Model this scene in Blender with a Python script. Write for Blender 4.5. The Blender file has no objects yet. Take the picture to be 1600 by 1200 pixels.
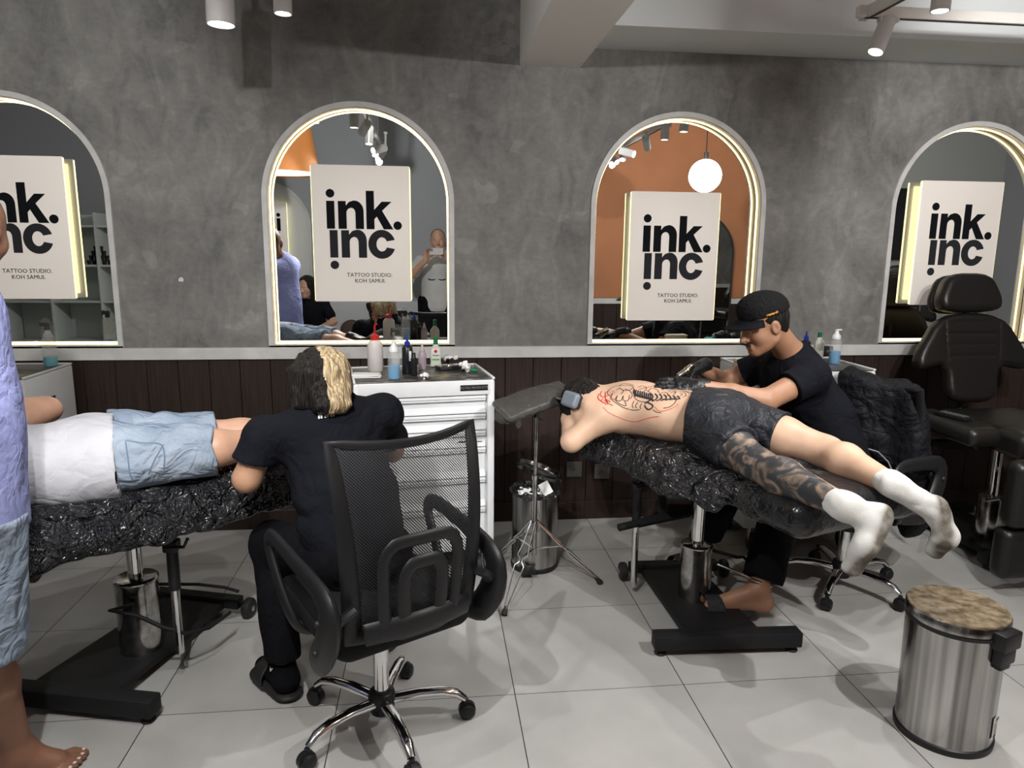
import bpy, bmesh, math, random
import numpy as np
from mathutils import Vector, Matrix
from mathutils.bvhtree import BVHTree
random.seed(7); rng = np.random.RandomState(5)
S = bpy.context.scene; COL = S.collection
# ---------------------------------------------------------------- camera
CAM_LOC = (0.0, -3.85, 1.501); FPX = 1121.0
CR = (0.99387967, -0.11005769, 0.00951327); CU = (0.01068855, 0.1815212, 0.98332894); CF = (0.10994977, 0.97720896, -0.18158659)
cd = bpy.data.cameras.new('camera'); cam = bpy.data.objects.new('camera', cd); COL.objects.link(cam)
cam.matrix_world = Matrix(((CR[0], CU[0], -CF[0], CAM_LOC[0]), (CR[1], CU[1], -CF[1], CAM_LOC[1]), (CR[2], CU[2], -CF[2], CAM_LOC[2]), (0, 0, 0, 1)))
cd.sensor_width = 36; cd.lens = FPX / 1600 * 36; cd.clip_start = .03; cd.clip_end = 60
S.camera = cam
# ---------------------------------------------------------------- world, exposure
w = bpy.data.worlds.new('world'); S.world = w; w.use_nodes = True
w.node_tree.nodes['Background'].inputs[0].default_value = (.80, .88, 1, 1)
w.node_tree.nodes['Background'].inputs[1].default_value = .55
S.view_settings.view_transform = 'Standard'; S.view_settings.look = 'None'
S.view_settings.exposure = -0.04; S.view_settings.gamma = 1; S.view_settings.use_curve_mapping = False
S.cycles.max_bounces = 8; S.cycles.transparent_max_bounces = 12; S.cycles.glossy_bounces = 5; S.cycles.diffuse_bounces = 4
S.cycles.caustics_reflective = False; S.cycles.caustics_refractive = False; S.cycles.use_denoising = True
S.cycles.sample_clamp_indirect = 6
def lamp(name, loc, to, energy, angle=80, blend=.5, r=.04, col=(1, .98, .955)):
    l = bpy.data.lights.new(name, 'SPOT'); l.energy = energy; l.spot_size = math.radians(angle); l.spot_blend = blend
    l.shadow_soft_size = r; l.color = col
    o = bpy.data.objects.new(name, l); COL.objects.link(o); o.location = loc
    o.rotation_euler = (Vector(to) - Vector(loc)).to_track_quat('-Z', 'Y').to_euler(); return o
# track spot positions: (lamp mouth, aim point, energy, diameter, cone)
SPOTS = [((-.75, -.95, 2.30), (-.70, -1.00, 0), 10, .10, 100), ((-.50, -1.11, 2.30), (-.62, -1.3, 0), 8, .062, 90),
         ((1.817, -1.27, 2.36), (1.80, -1.3, 0), 34, .065, 90), ((1.845, -.85, 2.33), (1.0, -1.3, 0), 16, .065, 90),
         ((1.80, -1.65, 2.36), (1.1, -2.0, 0), 42, .065, 85), ((-.50, -2.30, 2.36), (-.6, -2.0, 0), 36, .065, 90),
         ((-.50, -3.0, 2.36), (.1, -1.7, 0), 120, .065, 75), ((-.50, -3.3, 2.36), (-1.6, -1.2, .6), 30, .065, 90),
         ((1.8, -2.9, 2.36), (1.2, -1.7, 0), 120, .065, 75), ((1.8, -3.1, 2.36), (2.8, -1.0, .4), 42, .065, 90),
         ((-.50, -3.5, 2.36), (-.6, 0, 1.75), 150, .065, 78), ((1.8, -3.3, 2.36), (1.6, -.0, 1.75), 130, .065, 78),  # two wall washers, added to brighten the back wall
         ((-.50, -2.7, 2.36), (-3.2, -.3, 1.3), 80, .065, 90), ((1.8, -2.5, 2.36), (4.4, -.2, 1.4), 100, .065, 90),  # two more washers, added for the far left and right of the wall
         ((-.50, -1.7, 2.36), (-1.6, -4.5, 1.3), 110, .065, 110), ((1.8, -2.1, 2.36), (2.6, -3.9, 1.4), 60, .065, 120), ((3.4, -.80, 2.36), (4.6, -3.9, 1.2), 110, .065, 120)]  # last three spots are added to light the walls opposite
for i, (a, b, e, dd, an) in enumerate(SPOTS):
    v = (Vector(b) - Vector(a)).normalized() * .012
    lamp('spot_beam', tuple(Vector(a) + v), b, e, an, .35, .014 if i < 10 else .028)

def px(u, v, x=None, y=None, z=None, t=None):
    """a point of the place seen in direction (u, v) at a known depth or plane"""
    d = np.array(CR) * (u - 800) / FPX + np.array(CU) * (600 - v) / FPX + np.array(CF); o = np.array(CAM_LOC)
    if t is None:
        t = (x - o[0]) / d[0] if x is not None else (y - o[1]) / d[1] if y is not None else (z - o[2]) / d[2]
    return o + d * t
# ---------------------------------------------------------------- materials
MATS = {}
def M(name, col=(.5, .5, .5), rough=.5, metal=0., spec=.5, var=0., vscale=8., bump=0., bscale=60., emit=None, trans=0., alpha=1., coat=0., ior=1.45, col2=None, stretch=None, bdist=.01, sheen=0., detail=6., sss=0.):
    if name in MATS: return MATS[name]
    m = bpy.data.materials.new(name); m.use_nodes = True; MATS[name] = m
    nt = m.node_tree; N = nt.nodes; L = nt.links; b = N['Principled BSDF']
    I = b.inputs
    I['Base Color'].default_value = (*col, 1); I['Roughness'].default_value = rough; I['Metallic'].default_value = metal
    I['Specular IOR Level'].default_value = spec; I['IOR'].default_value = ior
    I['Transmission Weight'].default_value = trans; I['Alpha'].default_value = alpha; I['Coat Weight'].default_value = coat
    if sheen: I['Sheen Weight'].default_value = sheen
    if sss: I['Subsurface Weight'].default_value = sss; I['Subsurface Radius'].default_value = (.02, .008, .005)
    if emit: I['Emission Color'].default_value = (*emit[0], 1); I['Emission Strength'].default_value = emit[1]
    tc = N.new('ShaderNodeTexCoord'); src = tc.outputs['Object']
    if stretch:
        mp = N.new('ShaderNodeMapping'); mp.inputs['Scale'].default_value = stretch; L.new(src, mp.inputs[0]); src = mp.outputs[0]
    if var or col2:
        n = N.new('ShaderNodeTexNoise'); n.inputs['Scale'].default_value = vscale; n.inputs['Detail'].default_value = detail; L.new(src, n.inputs[0])
        r = N.new('ShaderNodeValToRGB'); L.new(n.outputs[0], r.inputs[0])
        c2 = col2 or tuple(min(1, c * (1 + var)) for c in col); c1 = tuple(c * (1 - var) for c in col) if not col2 else col
        r.color_ramp.elements[0].color = (*c1, 1); r.color_ramp.elements[1].color = (*c2, 1)
        r.color_ramp.elements[0].position = .35; r.color_ramp.elements[1].position = .65
        L.new(r.outputs[0], I['Base Color'])
    if bump:
        n2 = N.new('ShaderNodeTexNoise'); n2.inputs['Scale'].default_value = bscale; n2.inputs['Detail'].default_value = 4; L.new(src, n2.inputs[0])
        bp = N.new('ShaderNodeBump'); bp.inputs['Strength'].default_value = bump; bp.inputs['Distance'].default_value = bdist
        L.new(n2.outputs[0], bp.inputs['Height']); L.new(bp.outputs[0], I['Normal'])
    return m
def math_node(nt, op, a, b=None, clamp=False):
    n = nt.nodes.new('ShaderNodeMath'); n.operation = op; n.use_clamp = clamp
    for i, v in enumerate((a, b)):
        if v is None: continue
        if isinstance(v, (int, float)): n.inputs[i].default_value = v
        else: nt.links.new(v, n.inputs[i])
    return n.outputs[0]
def ridges(m, layers, strength, dist, stretch=None):
    """creased relief: folded noise at several scales, as cloth and thin film crease"""
    nt = m.node_tree; N = nt.nodes; L = nt.links; b = N['Principled BSDF']; tc = N.new('ShaderNodeTexCoord'); src = tc.outputs['Object']; tot = None
    if stretch: mp = N.new('ShaderNodeMapping'); mp.inputs['Scale'].default_value = stretch; L.new(src, mp.inputs[0]); src = mp.outputs[0]
    for sc, wt, di in layers:
        n = N.new('ShaderNodeTexNoise'); n.inputs['Scale'].default_value = sc; n.inputs['Detail'].default_value = 2.; n.inputs['Roughness'].default_value = .45; n.inputs['Distortion'].default_value = di; L.new(src, n.inputs[0])
        q = math_node(nt, 'MULTIPLY', math_node(nt, 'ABSOLUTE', math_node(nt, 'SUBTRACT', n.outputs[0], .5)), wt); tot = q if tot is None else math_node(nt, 'ADD', tot, q)
    bp = N.new('ShaderNodeBump'); bp.inputs['Strength'].default_value = strength; bp.inputs['Distance'].default_value = dist; L.new(tot, bp.inputs['Height']); L.new(bp.outputs[0], b.inputs['Normal']); return m
# ---------------------------------------------------------------- geometry collector
class G:
    def __init__(s): s.v = []; s.f = []; s.mi = []; s.cur = 0
    def add(s, vs, fs):
        o = len(s.v); s.v += [tuple(map(float, p)) for p in vs]; s.f += [tuple(i + o for i in f) for f in fs]; s.mi += [s.cur] * len(fs); return s
    def box(s, c, sz, bev=0., rot=None, seg=2):
        bm = bmesh.new(); bmesh.ops.create_cube(bm, size=1)
        for v in bm.verts: v.co = Vector((v.co.x * sz[0], v.co.y * sz[1], v.co.z * sz[2]))
        if bev > 0: bmesh.ops.bevel(bm, geom=bm.edges[:], offset=min(bev, min(sz) * .49), segments=seg, profile=.5, affect='EDGES')
        R = rot if rot is not None else Matrix.Identity(3)
        bm.verts.index_update()
        s.add([R @ v.co + Vector(c) for v in bm.verts], [[v.index for v in f.verts] for f in bm.faces]); bm.free(); return s
    def tube(s, pts, rads, n=12, closed=False, caps=True, flat=1., up=None):
        P = [Vector(p) for p in pts]; m = len(P)
        if isinstance(rads, (int, float)): rads = [rads] * m
        T = []
        for i in range(m):
            a = P[(i - 1) % m] if (closed or i > 0) else P[i]; b = P[(i + 1) % m] if (closed or i < m - 1) else P[i]
            T.append((b - a).normalized())
        u = Vector(up) if up is not None else (Vector((0, 0, 1)) if abs(T[0].z) < .9 else Vector((1, 0, 0)))
        vs = []; fs = []
        for i in range(m):
            if up is not None: u = Vector(up)
            u = (u - T[i] * u.dot(T[i])).normalized(); w_ = T[i].cross(u)
            for k in range(n):
                a = 2 * math.pi * k / n; vs.append(P[i] + (w_ * math.cos(a) + u * math.sin(a) * flat) * rads[i])
        for i in range(m if closed else m - 1):
            j = (i + 1) % m
            for k in range(n): fs.append((i * n + k, i * n + (k + 1) % n, j * n + (k + 1) % n, j * n + k))
        if caps and not closed: fs.append(tuple(range(n))[::-1]); fs.append(tuple((m - 1) * n + k for k in range(n)))
        return s.add(vs, fs)
    def cyl(s, a, b, r, r2=None, n=24): return s.tube([a, b], [r, r if r2 is None else r2], n)
    def lathe(s, prof, c=(0, 0, 0), n=32, axis=None):
        vs = []; fs = []; Q = Matrix.Identity(3) if axis is None else Vector((0, 0, 1)).rotation_difference(Vector(axis)).to_matrix()
        for r, z in prof:
            for k in range(n):
                a = 2 * math.pi * k / n; vs.append(Q @ Vector((max(r, 1e-5) * math.cos(a), max(r, 1e-5) * math.sin(a), z)) + Vector(c))
        for i in range(len(prof) - 1):
            for k in range(n): fs.append((i * n + k, i * n + (k + 1) % n, (i + 1) * n + (k + 1) % n, (i + 1) * n + k))
        return s.add(vs, fs)
    def sphere(s, c, r, n=16, sc=(1, 1, 1)):
        vs = []; fs = []; m = n // 2
        for i in range(m + 1):
            th = math.pi * i / m
            for k in range(n):
                a = 2 * math.pi * k / n; vs.append((c[0] + r * sc[0] * math.sin(th) * math.cos(a), c[1] + r * sc[1] * math.sin(th) * math.sin(a), c[2] - r * sc[2] * math.cos(th)))
        for i in range(m):
            for k in range(n): fs.append((i * n + k, i * n + (k + 1) % n, (i + 1) * n + (k + 1) % n, (i + 1) * n + k))
        return s.add(vs, fs)
    def prism(s, loops, o, ax, ay, d):
        """filled outline(s) (first outer, others holes) in the plane o + x*ax + y*ay, extruded along d"""
        bm = bmesh.new(); o = Vector(o); ax = Vector(ax); ay = Vector(ay); d = Vector(d); es = []
        for lp in loops:
            vv = [bm.verts.new(o + ax * x + ay * y) for x, y in lp]
            es += [bm.edges.new((vv[i], vv[(i + 1) % len(vv)])) for i in range(len(vv))]
        r = bmesh.ops.triangle_fill(bm, edges=es, use_beauty=True)
        fs = [g for g in r['geom'] if isinstance(g, bmesh.types.BMFace)]
        if d.length > 0:
            e = bmesh.ops.extrude_face_region(bm, geom=fs)
            bmesh.ops.translate(bm, verts=[g for g in e['geom'] if isinstance(g, bmesh.types.BMVert)], vec=d)
        bmesh.ops.recalc_face_normals(bm, faces=bm.faces[:]); bm.verts.index_update()
        s.add([v.co.copy() for v in bm.verts], [[v.index for v in f.verts] for f in bm.faces]); bm.free(); return s
def text_geo(txt, size, o, ax, ay, d=.0006, bold=0., align='LEFT'):
    cu = bpy.data.curves.new('t', 'FONT'); cu.body = txt; cu.size = size; cu.extrude = d; cu.offset = bold; cu.align_x = align; cu.resolution_u = 2
    ob = bpy.data.objects.new('t', cu); COL.objects.link(ob); dg = bpy.context.evaluated_depsgraph_get(); dg.update()
    me = ob.evaluated_get(dg).to_mesh(); ax = Vector(ax).normalized(); ay = Vector(ay).normalized(); az = ax.cross(ay); o = Vector(o)
    vs = [o + ax * v.co.x + ay * v.co.y + az * v.co.z for v in me.vertices]; fs = [tuple(p.vertices) for p in me.polygons]
    ob.evaluated_get(dg).to_mesh_clear(); bpy.data.objects.remove(ob); bpy.data.curves.remove(cu)
    return vs, fs
def obj(name, g, mat, parent=None, world=False, smooth=True, ang=40):
    if isinstance(g, G): vs, fs = g.v, g.f
    else: vs, fs = g
    vs = np.array(vs, dtype=float)
    if world and parent is not None:
        root = parent
        while root.parent: root = root.parent
        vs = vs - np.array(root.location)
    me = bpy.data.meshes.new(name); me.from_pydata(vs.tolist(), [], [tuple(map(int, f)) for f in fs])
    for m in (mat if isinstance(mat, (list, tuple)) else [mat]): me.materials.append(m)
    if isinstance(g, G) and any(g.mi): me.polygons.foreach_set('material_index', g.mi)
    bm = bmesh.new(); bm.from_mesh(me); bmesh.ops.recalc_face_normals(bm, faces=bm.faces[:])
    if smooth:
        for f in bm.faces: f.smooth = True
        ca = math.radians(ang)
        for e in bm.edges:
            if len(e.link_faces) == 2 and e.calc_face_angle(0) > ca: e.smooth = False
    bm.to_mesh(me); bm.free(); me.update()
    o = bpy.data.objects.new(name, me); COL.objects.link(o)
    if parent is not None: o.parent = parent
    return o
def tag(o, label, cat, group=None):
    o['label'] = label; o['category'] = cat
    if group: o['group'] = group
    return o
def thing(name, label, cat, loc=(0, 0, 0), rz=0., group=None):
    o = bpy.data.objects.new(name, None); COL.objects.link(o); o.location = tuple(map(float, loc)); o.rotation_euler = (0, 0, rz)
    o.empty_display_size = .05
    return tag(o, label, cat, group)
def struct(name, g, mat, **k):
    o = obj(name, g, mat, **k); o['kind'] = 'structure'; return o
def dup(o, parent=None):
    c = o.copy(); COL.objects.link(c); c.parent = parent
    for ch in [x for x in COL.objects if x.parent == o]: dup(ch, c)
    return c
# ---------------------------------------------------------------- distance-field modelling for soft, organic things
def vnoise(P, sc, seed=0):
    q = P * sc + seed * 17.31 + 100.; i = np.floor(q).astype(np.int64); f = q - i; f = f * f * (3 - 2 * f); r = 0
    for dx in (0, 1):
        for dy in (0, 1):
            for dz in (0, 1):
                h = (i[..., 0] + dx) * 374761393 + (i[..., 1] + dy) * 668265263 + (i[..., 2] + dz) * 1274126177 + seed * 1013904223
                h = (h ^ (h >> 13)) * 1274126177; h = h ^ (h >> 16)
                v = (h & 0xffff) / 65535.
                r = r + v * (f[..., 0] if dx else 1 - f[..., 0]) * (f[..., 1] if dy else 1 - f[..., 1]) * (f[..., 2] if dz else 1 - f[..., 2])
    return r
def nrm(a): a = np.array(a, float); return a / np.linalg.norm(a)
class Vol:
    def __init__(s, lo, hi, h=.007):
        s.lo = np.array(lo, float); s.h = h; s.n = np.ceil((np.array(hi, float) - s.lo) / h).astype(int) + 1
        s.D = np.full(s.n, 1.0, np.float32)
    def _win(s, lo, hi):
        a = np.clip(np.floor((np.array(lo) - s.lo) / s.h).astype(int), 0, s.n); b = np.clip(np.ceil((np.array(hi) - s.lo) / s.h).astype(int) + 1, 0, s.n)
        sl = tuple(slice(x, y) for x, y in zip(a, b)); ax = [s.lo[i] + np.arange(a[i], b[i]) * s.h for i in range(3)]
        return sl, np.stack(np.meshgrid(*ax, indexing='ij'), -1)
    def op(s, fn, lo, hi, k, mode='add'):
        pad = k + 3 * s.h; sl, P = s._win(np.array(lo) - pad, np.array(hi) + pad)
        if P.size == 0: return s
        d = fn(P); a = s.D[sl]
        if mode == 'add':
            if k > 0: hh = np.maximum(k - np.abs(a - d), 0) / k; s.D[sl] = np.minimum(a, d) - hh * hh * k / 4
            else: s.D[sl] = np.minimum(a, d)
        else:
            d = -d
            if k > 0: hh = np.maximum(k - np.abs(a - d), 0) / k; s.D[sl] = np.maximum(a, d) + hh * hh * k / 4
            else: s.D[sl] = np.maximum(a, d)
        return s
    def cap(s, a, b, ra, rb=None, k=.02, flat=None, mode='add'):
        a = np.array(a, float); b = np.array(b, float); rb = ra if rb is None else rb; ba = b - a; L2 = max(ba @ ba, 1e-12); R = max(ra, rb)
        if flat is not None: fn_ = nrm(flat[0]); fs = flat[1]
        def fn(P):
            t = np.clip(((P - a) @ ba) / L2, 0, 1); w_ = P - a - t[..., None] * ba
            if flat is not None: w_ = w_ + fn_ * ((w_ @ fn_) * (1 / fs - 1))[..., None]
            d = np.sqrt((w_ ** 2).sum(-1)) - (ra + (rb - ra) * t)
            return d * (min(fs, 1.) if flat is not None else 1.)
        return s.op(fn, np.minimum(a, b) - R * (max(1, flat[1]) if flat else 1), np.maximum(a, b) + R * (max(1, flat[1]) if flat else 1), k, mode)
    def chain(s, pts, rads, k=.02, flat=None):
        for i in range(len(pts) - 1): s.cap(pts[i], pts[i + 1], rads[i], rads[i + 1], k, flat)
        return s
    def ell(s, c, r, k=.02, ax=None, mode='add'):
        c = np.array(c, float); r = np.array(r, float); A = np.eye(3) if ax is None else np.array([nrm(x) for x in ax])
        def fn(P):
            q = (P - c) @ A.T; k0 = np.sqrt(((q / r) ** 2).sum(-1)); k1 = np.sqrt(((q / r ** 2) ** 2).sum(-1)) + 1e-9
            return np.where(k0 < 1e-6, -r.min(), k0 * (k0 - 1) / k1)
        R = r.max(); return s.op(fn, c - R, c + R, k, mode)
    def rbox(s, c, hs, r, k=.02, ax=None, mode='add'):
        c = np.array(c, float); hs = np.array(hs, float) - r; A = np.eye(3) if ax is None else np.array([nrm(x) for x in ax])
        def fn(P):
            q = np.abs((P - c) @ A.T) - hs
            return np.sqrt((np.maximum(q, 0) ** 2).sum(-1)) + np.minimum(q.max(-1), 0) - r
        e = (np.abs(A.T) * (hs + r)).sum(1); return s.op(fn, c - e, c + e, k, mode)
    def cut(s, p, n, lo=None, hi=None):
        """remove everything on the side n points to (optionally only inside a window)"""
        p = np.array(p, float); n = nrm(n)
        return s._cutw(p, n, s.lo if lo is None else np.array(lo), s.lo + s.n * s.h if hi is None else np.array(hi))
    def _cutw(s, p, n, lo, hi):
        sl, P = s._win(lo, hi); s.D[sl] = np.maximum(s.D[sl], ((P - p) @ n)); return s
    def noise(s, amp, sc, seed=0, ridged=False, stretch=(1, 1, 1), band=.05, where=None):
        m = np.abs(s.D) < band; idx = np.argwhere(m); P = s.lo + idx * s.h
        v = vnoise(P * np.array(stretch), sc, seed); v = (1 - np.abs(2 * v - 1)) if ridged else v
        a = amp if where is None else amp * where(P)
        s.D[m] += (a * (v - .5) * 2).astype(np.float32); return s
    def mesh(s):
        D = s.D; n = np.array(D.shape); ins = D < 0; h = s.h
        c = [ins[i:n[0] - 1 + i, j:n[1] - 1 + j, k:n[2] - 1 + k] for i in (0, 1) for j in (0, 1) for k in (0, 1)]
        sm = sum(x.astype(np.int8) for x in c); cells = np.argwhere((sm > 0) & (sm < 8))
        if len(cells) == 0: return [], []
        idm = -np.ones(n - 1, np.int64); idm[tuple(cells.T)] = np.arange(len(cells))
        acc = np.zeros((len(cells), 3)); cnt = np.zeros(len(cells)); cor = np.array([(i, j, k) for i in (0, 1) for j in (0, 1) for k in (0, 1)])
        val = np.stack([D[tuple((cells + o).T)] for o in cor], 1)
        for a in range(8):
            for b in range(a + 1, 8):
                if np.abs(cor[a] - cor[b]).sum() != 1: continue
                va, vb = val[:, a], val[:, b]; m = (va < 0) != (vb < 0); t = np.where(m, va / np.where(m, va - vb, 1), 0)
                acc += np.where(m[:, None], cor[a] + (cor[b] - cor[a]) * t[:, None], 0); cnt += m
        V = s.lo + (cells + acc / cnt[:, None]) * h; F = []
        for ax in range(3):
            o1, o2 = [(1, 2), (2, 0), (0, 1)][ax]
            A = ins; sl0 = [slice(None)] * 3; sl1 = [slice(None)] * 3; sl0[ax] = slice(0, -1); sl1[ax] = slice(1, None)
            a0 = A[tuple(sl0)]; a1 = A[tuple(sl1)]; e = np.argwhere(a0 != a1)
            e = e[(e[:, o1] > 0) & (e[:, o2] > 0) & (e[:, o1] < n[o1] - 1) & (e[:, o2] < n[o2] - 1)]
            d1 = np.zeros(3, int); d1[o1] = 1; d2 = np.zeros(3, int); d2[o2] = 1
            q = np.stack([idm[tuple((e - x).T)] for x in (d1 + d2, d2, 0 * d1, d1)], 1)
            fl = a0[tuple(e.T)]; q[~fl] = q[~fl][:, ::-1]; F.append(q)
        F = np.concatenate(F); F = F[(F >= 0).all(1)]
        return V, F
def vobj(name, V, mat, parent, world=True, matfn=None):
    vs, fs = V.mesh() if isinstance(V, Vol) else V
    vs = np.array(vs); fs = np.array(fs); loc = np.zeros(3)
    if world and parent is not None:
        root = parent
        while root.parent: root = root.parent
        loc = np.array(root.location)
    me = bpy.data.meshes.new(name); me.vertices.add(len(vs)); me.vertices.foreach_set('co', (vs - loc).ravel())
    me.loops.add(fs.size); me.loops.foreach_set('vertex_index', fs.ravel()); me.polygons.add(len(fs))
    me.polygons.foreach_set('loop_start', np.arange(len(fs)) * 4)
    for m in (mat if isinstance(mat, (list, tuple)) else [mat]): me.materials.append(m)
    if matfn is not None: me.polygons.foreach_set('material_index', matfn(vs[fs].mean(1)).astype(int))
    me.polygons.foreach_set('use_smooth', np.ones(len(fs), bool)); me.update(calc_edges=True); me.validate()
    o = bpy.data.objects.new(name, me); COL.objects.link(o)
    if parent is not None: o.parent = parent
    return o
# ================================================================ room materials
def concrete():
    m = bpy.data.materials.new('trowelled_plaster'); m.use_nodes = True; nt = m.node_tree; N = nt.nodes; L = nt.links; b = N['Principled BSDF']
    tc = N.new('ShaderNodeTexCoord')
    def noise(sc, det, dist, stretch=None, rough=.55):
        mp = N.new('ShaderNodeMapping'); L.new(tc.outputs['Object'], mp.inputs[0])
        if stretch: mp.inputs['Scale'].default_value = stretch
        n = N.new('ShaderNodeTexNoise'); n.inputs['Scale'].default_value = sc; n.inputs['Detail'].default_value = det
        n.inputs['Distortion'].default_value = dist; n.inputs['Roughness'].default_value = rough; L.new(mp.outputs[0], n.inputs[0]); return n.outputs[0]
    n1 = noise(2.1, 9, .6); n2 = noise(7, 8, 1.6, (1, 1, .55), .65); n3 = noise(26, 4, .5, (1, 1, 1.6))
    s1 = math_node(nt, 'MULTIPLY', n1, .50); s2 = math_node(nt, 'MULTIPLY', n2, .36); s3 = math_node(nt, 'MULTIPLY', n3, .14)
    sm = math_node(nt, 'ADD', math_node(nt, 'ADD', s1, s2), s3)
    r = N.new('ShaderNodeValToRGB'); L.new(sm, r.inputs[0]); cr = r.color_ramp
    cr.elements[0].position = .37; cr.elements[0].color = (.105, .104, .101, 1); cr.elements[1].position = .64; cr.elements[1].color = (.285, .282, .27, 1)
    e = cr.elements.new(.47); e.color = (.168, .166, .160, 1); e = cr.elements.new(.55); e.color = (.215, .212, .202, 1)
    # pale trowel scuffs with their own outline
    v = N.new('ShaderNodeTexVoronoi'); v.inputs['Scale'].default_value = 3.2; v.inputs['Randomness'].default_value = 1
    mp = N.new('ShaderNodeMapping'); mp.inputs['Scale'].default_value = (1, 1, 1.7); ad = N.new('ShaderNodeVectorMath'); ad.operation = 'ADD'
    nn = N.new('ShaderNodeTexNoise'); nn.inputs['Scale'].default_value = 5; L.new(tc.outputs['Object'], nn.inputs[0]); sc = N.new('ShaderNodeVectorMath'); sc.operation = 'SCALE'; sc.inputs[3].default_value = .35
    L.new(nn.outputs['Color'], sc.inputs[0]); L.new(tc.outputs['Object'], ad.inputs[0]); L.new(sc.outputs[0], ad.inputs[1]); L.new(ad.outputs[0], mp.inputs[0]); L.new(mp.outputs[0], v.inputs[0])
    near = math_node(nt, 'LESS_THAN', v.outputs['Distance'], .20); mask = math_node(nt, 'MULTIPLY', near, math_node(nt, 'MULTIPLY', n2, .42))
    mx = N.new('ShaderNodeMixRGB'); L.new(mask, mx.inputs[0]); L.new(r.outputs[0], mx.inputs[1]); mx.inputs[2].default_value = (.36, .35, .33, 1); L.new(mx.outputs[0], b.inputs['Base Color'])
    b.inputs['Roughness'].default_value = .62; bp = N.new('ShaderNodeBump'); bp.inputs['Strength'].default_value = .35; bp.inputs['Distance'].default_value = .006
    L.new(sm, bp.inputs['Height']); L.new(bp.outputs[0], b.inputs['Normal']); return m
def tiles():
    m = bpy.data.materials.new('stone_floor_tiles'); m.use_nodes = True; nt = m.node_tree; N = nt.nodes; L = nt.links; b = N['Principled BSDF']
    tc = N.new('ShaderNodeTexCoord'); sp = N.new('ShaderNodeSeparateXYZ'); L.new(tc.outputs['Object'], sp.inputs[0])
    def line(c, off, per, wd):
        q = math_node(nt, 'DIVIDE', math_node(nt, 'SUBTRACT', c, off), per); fr = math_node(nt, 'FRACT', math_node(nt, 'ADD', q, 200.5))
        return math_node(nt, 'LESS_THAN', math_node(nt, 'ABSOLUTE', math_node(nt, 'SUBTRACT', fr, .5)), wd / per / 2), math_node(nt, 'FLOOR', math_node(nt, 'ADD', q, 200))
    lx, ix = line(sp.outputs[0], -.3293, .6, .0034); ly, iy = line(sp.outputs[1], -1.629, .589, .0026)
    g = math_node(nt, 'MAXIMUM', lx, ly)
    n = N.new('ShaderNodeTexNoise'); n.inputs['Scale'].default_value = 420; n.inputs['Detail'].default_value = 3; L.new(tc.outputs['Object'], n.inputs[0])
    n2 = N.new('ShaderNodeTexNoise'); n2.inputs['Scale'].default_value = 3.5; n2.inputs['Detail'].default_value = 6; L.new(tc.outputs['Object'], n2.inputs[0])
    wn = N.new('ShaderNodeTexWhiteNoise'); wn.noise_dimensions = '2D'; cb = N.new('ShaderNodeCombineXYZ'); L.new(ix, cb.inputs[0]); L.new(iy, cb.inputs[1]); L.new(cb.outputs[0], wn.inputs[0])
    s = math_node(nt, 'ADD', math_node(nt, 'MULTIPLY', n.outputs[0], .35), math_node(nt, 'ADD', math_node(nt, 'MULTIPLY', n2.outputs[0], .55), math_node(nt, 'MULTIPLY', wn.outputs[0], .10)))
    r = N.new('ShaderNodeValToRGB'); L.new(s, r.inputs[0]); r.color_ramp.elements[0].position = .3; r.color_ramp.elements[0].color = (.33, .325, .315, 1); r.color_ramp.elements[1].position = .72; r.color_ramp.elements[1].color = (.485, .48, .465, 1)
    mx = N.new('ShaderNodeMixRGB'); L.new(g, mx.inputs[0]); L.new(r.outputs[0], mx.inputs[1]); mx.inputs[2].default_value = (.03, .03, .03, 1); L.new(mx.outputs[0], b.inputs['Base Color'])
    b.inputs['Roughness'].default_value = .42; b.inputs['Specular IOR Level'].default_value = .4
    bp = N.new('ShaderNodeBump'); bp.invert = True; bp.inputs['Strength'].default_value = .5; bp.inputs['Distance'].default_value = .002; L.new(g, bp.inputs['Height']); L.new(bp.outputs[0], b.inputs['Normal']); return m
m_conc = concrete(); m_tile = tiles()
m_white = M('white_paint', (.66, .66, .66), .5, var=.04, vscale=14)
m_trim = M('worn_white_ledge', (.58, .58, .57), .45, var=.08, vscale=9)
m_board = M('dark_brown_boards', (.030, .019, .016), .6, spec=.25, var=.25, vscale=3, stretch=(30, 1, 1.2), bump=.25, bscale=12, bdist=.002)
m_ceil = M('ceiling_paint', (.62, .63, .64), .75); m_soff = M('beam_paint', (.86, .85, .83), .75)
m_cream = M('cream_reveal', (.78, .70, .55), .55)
m_led = M('warm_led_strip', (1, .9, .6), .5, emit=((1, .80, .40), 4.6))
m_mirror = M('mirror_glass', (.86, .88, .87), .0, 1.)
m_or = M('terracotta_paint', (.42, .17, .075), .7, var=.08, vscale=2)
m_grey = M('cool_grey_paint', (.33, .345, .36), .7)
RX0, RX1, RY0, RZ = -5.6, 6.6, -5.2, 3.0
# floor / ceiling
struct('floor', G().box(((RX0 + RX1) / 2, (RY0 + .1) / 2 - .0, -.05), (RX1 - RX0, -RY0 + .3, .1)), m_tile, smooth=False)
struct('ceiling', G().box(((RX0 + RX1) / 2, RY0 / 2, RZ + .05), (RX1 - RX0, -RY0 + .3, .1)), m_ceil, smooth=False)
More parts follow.
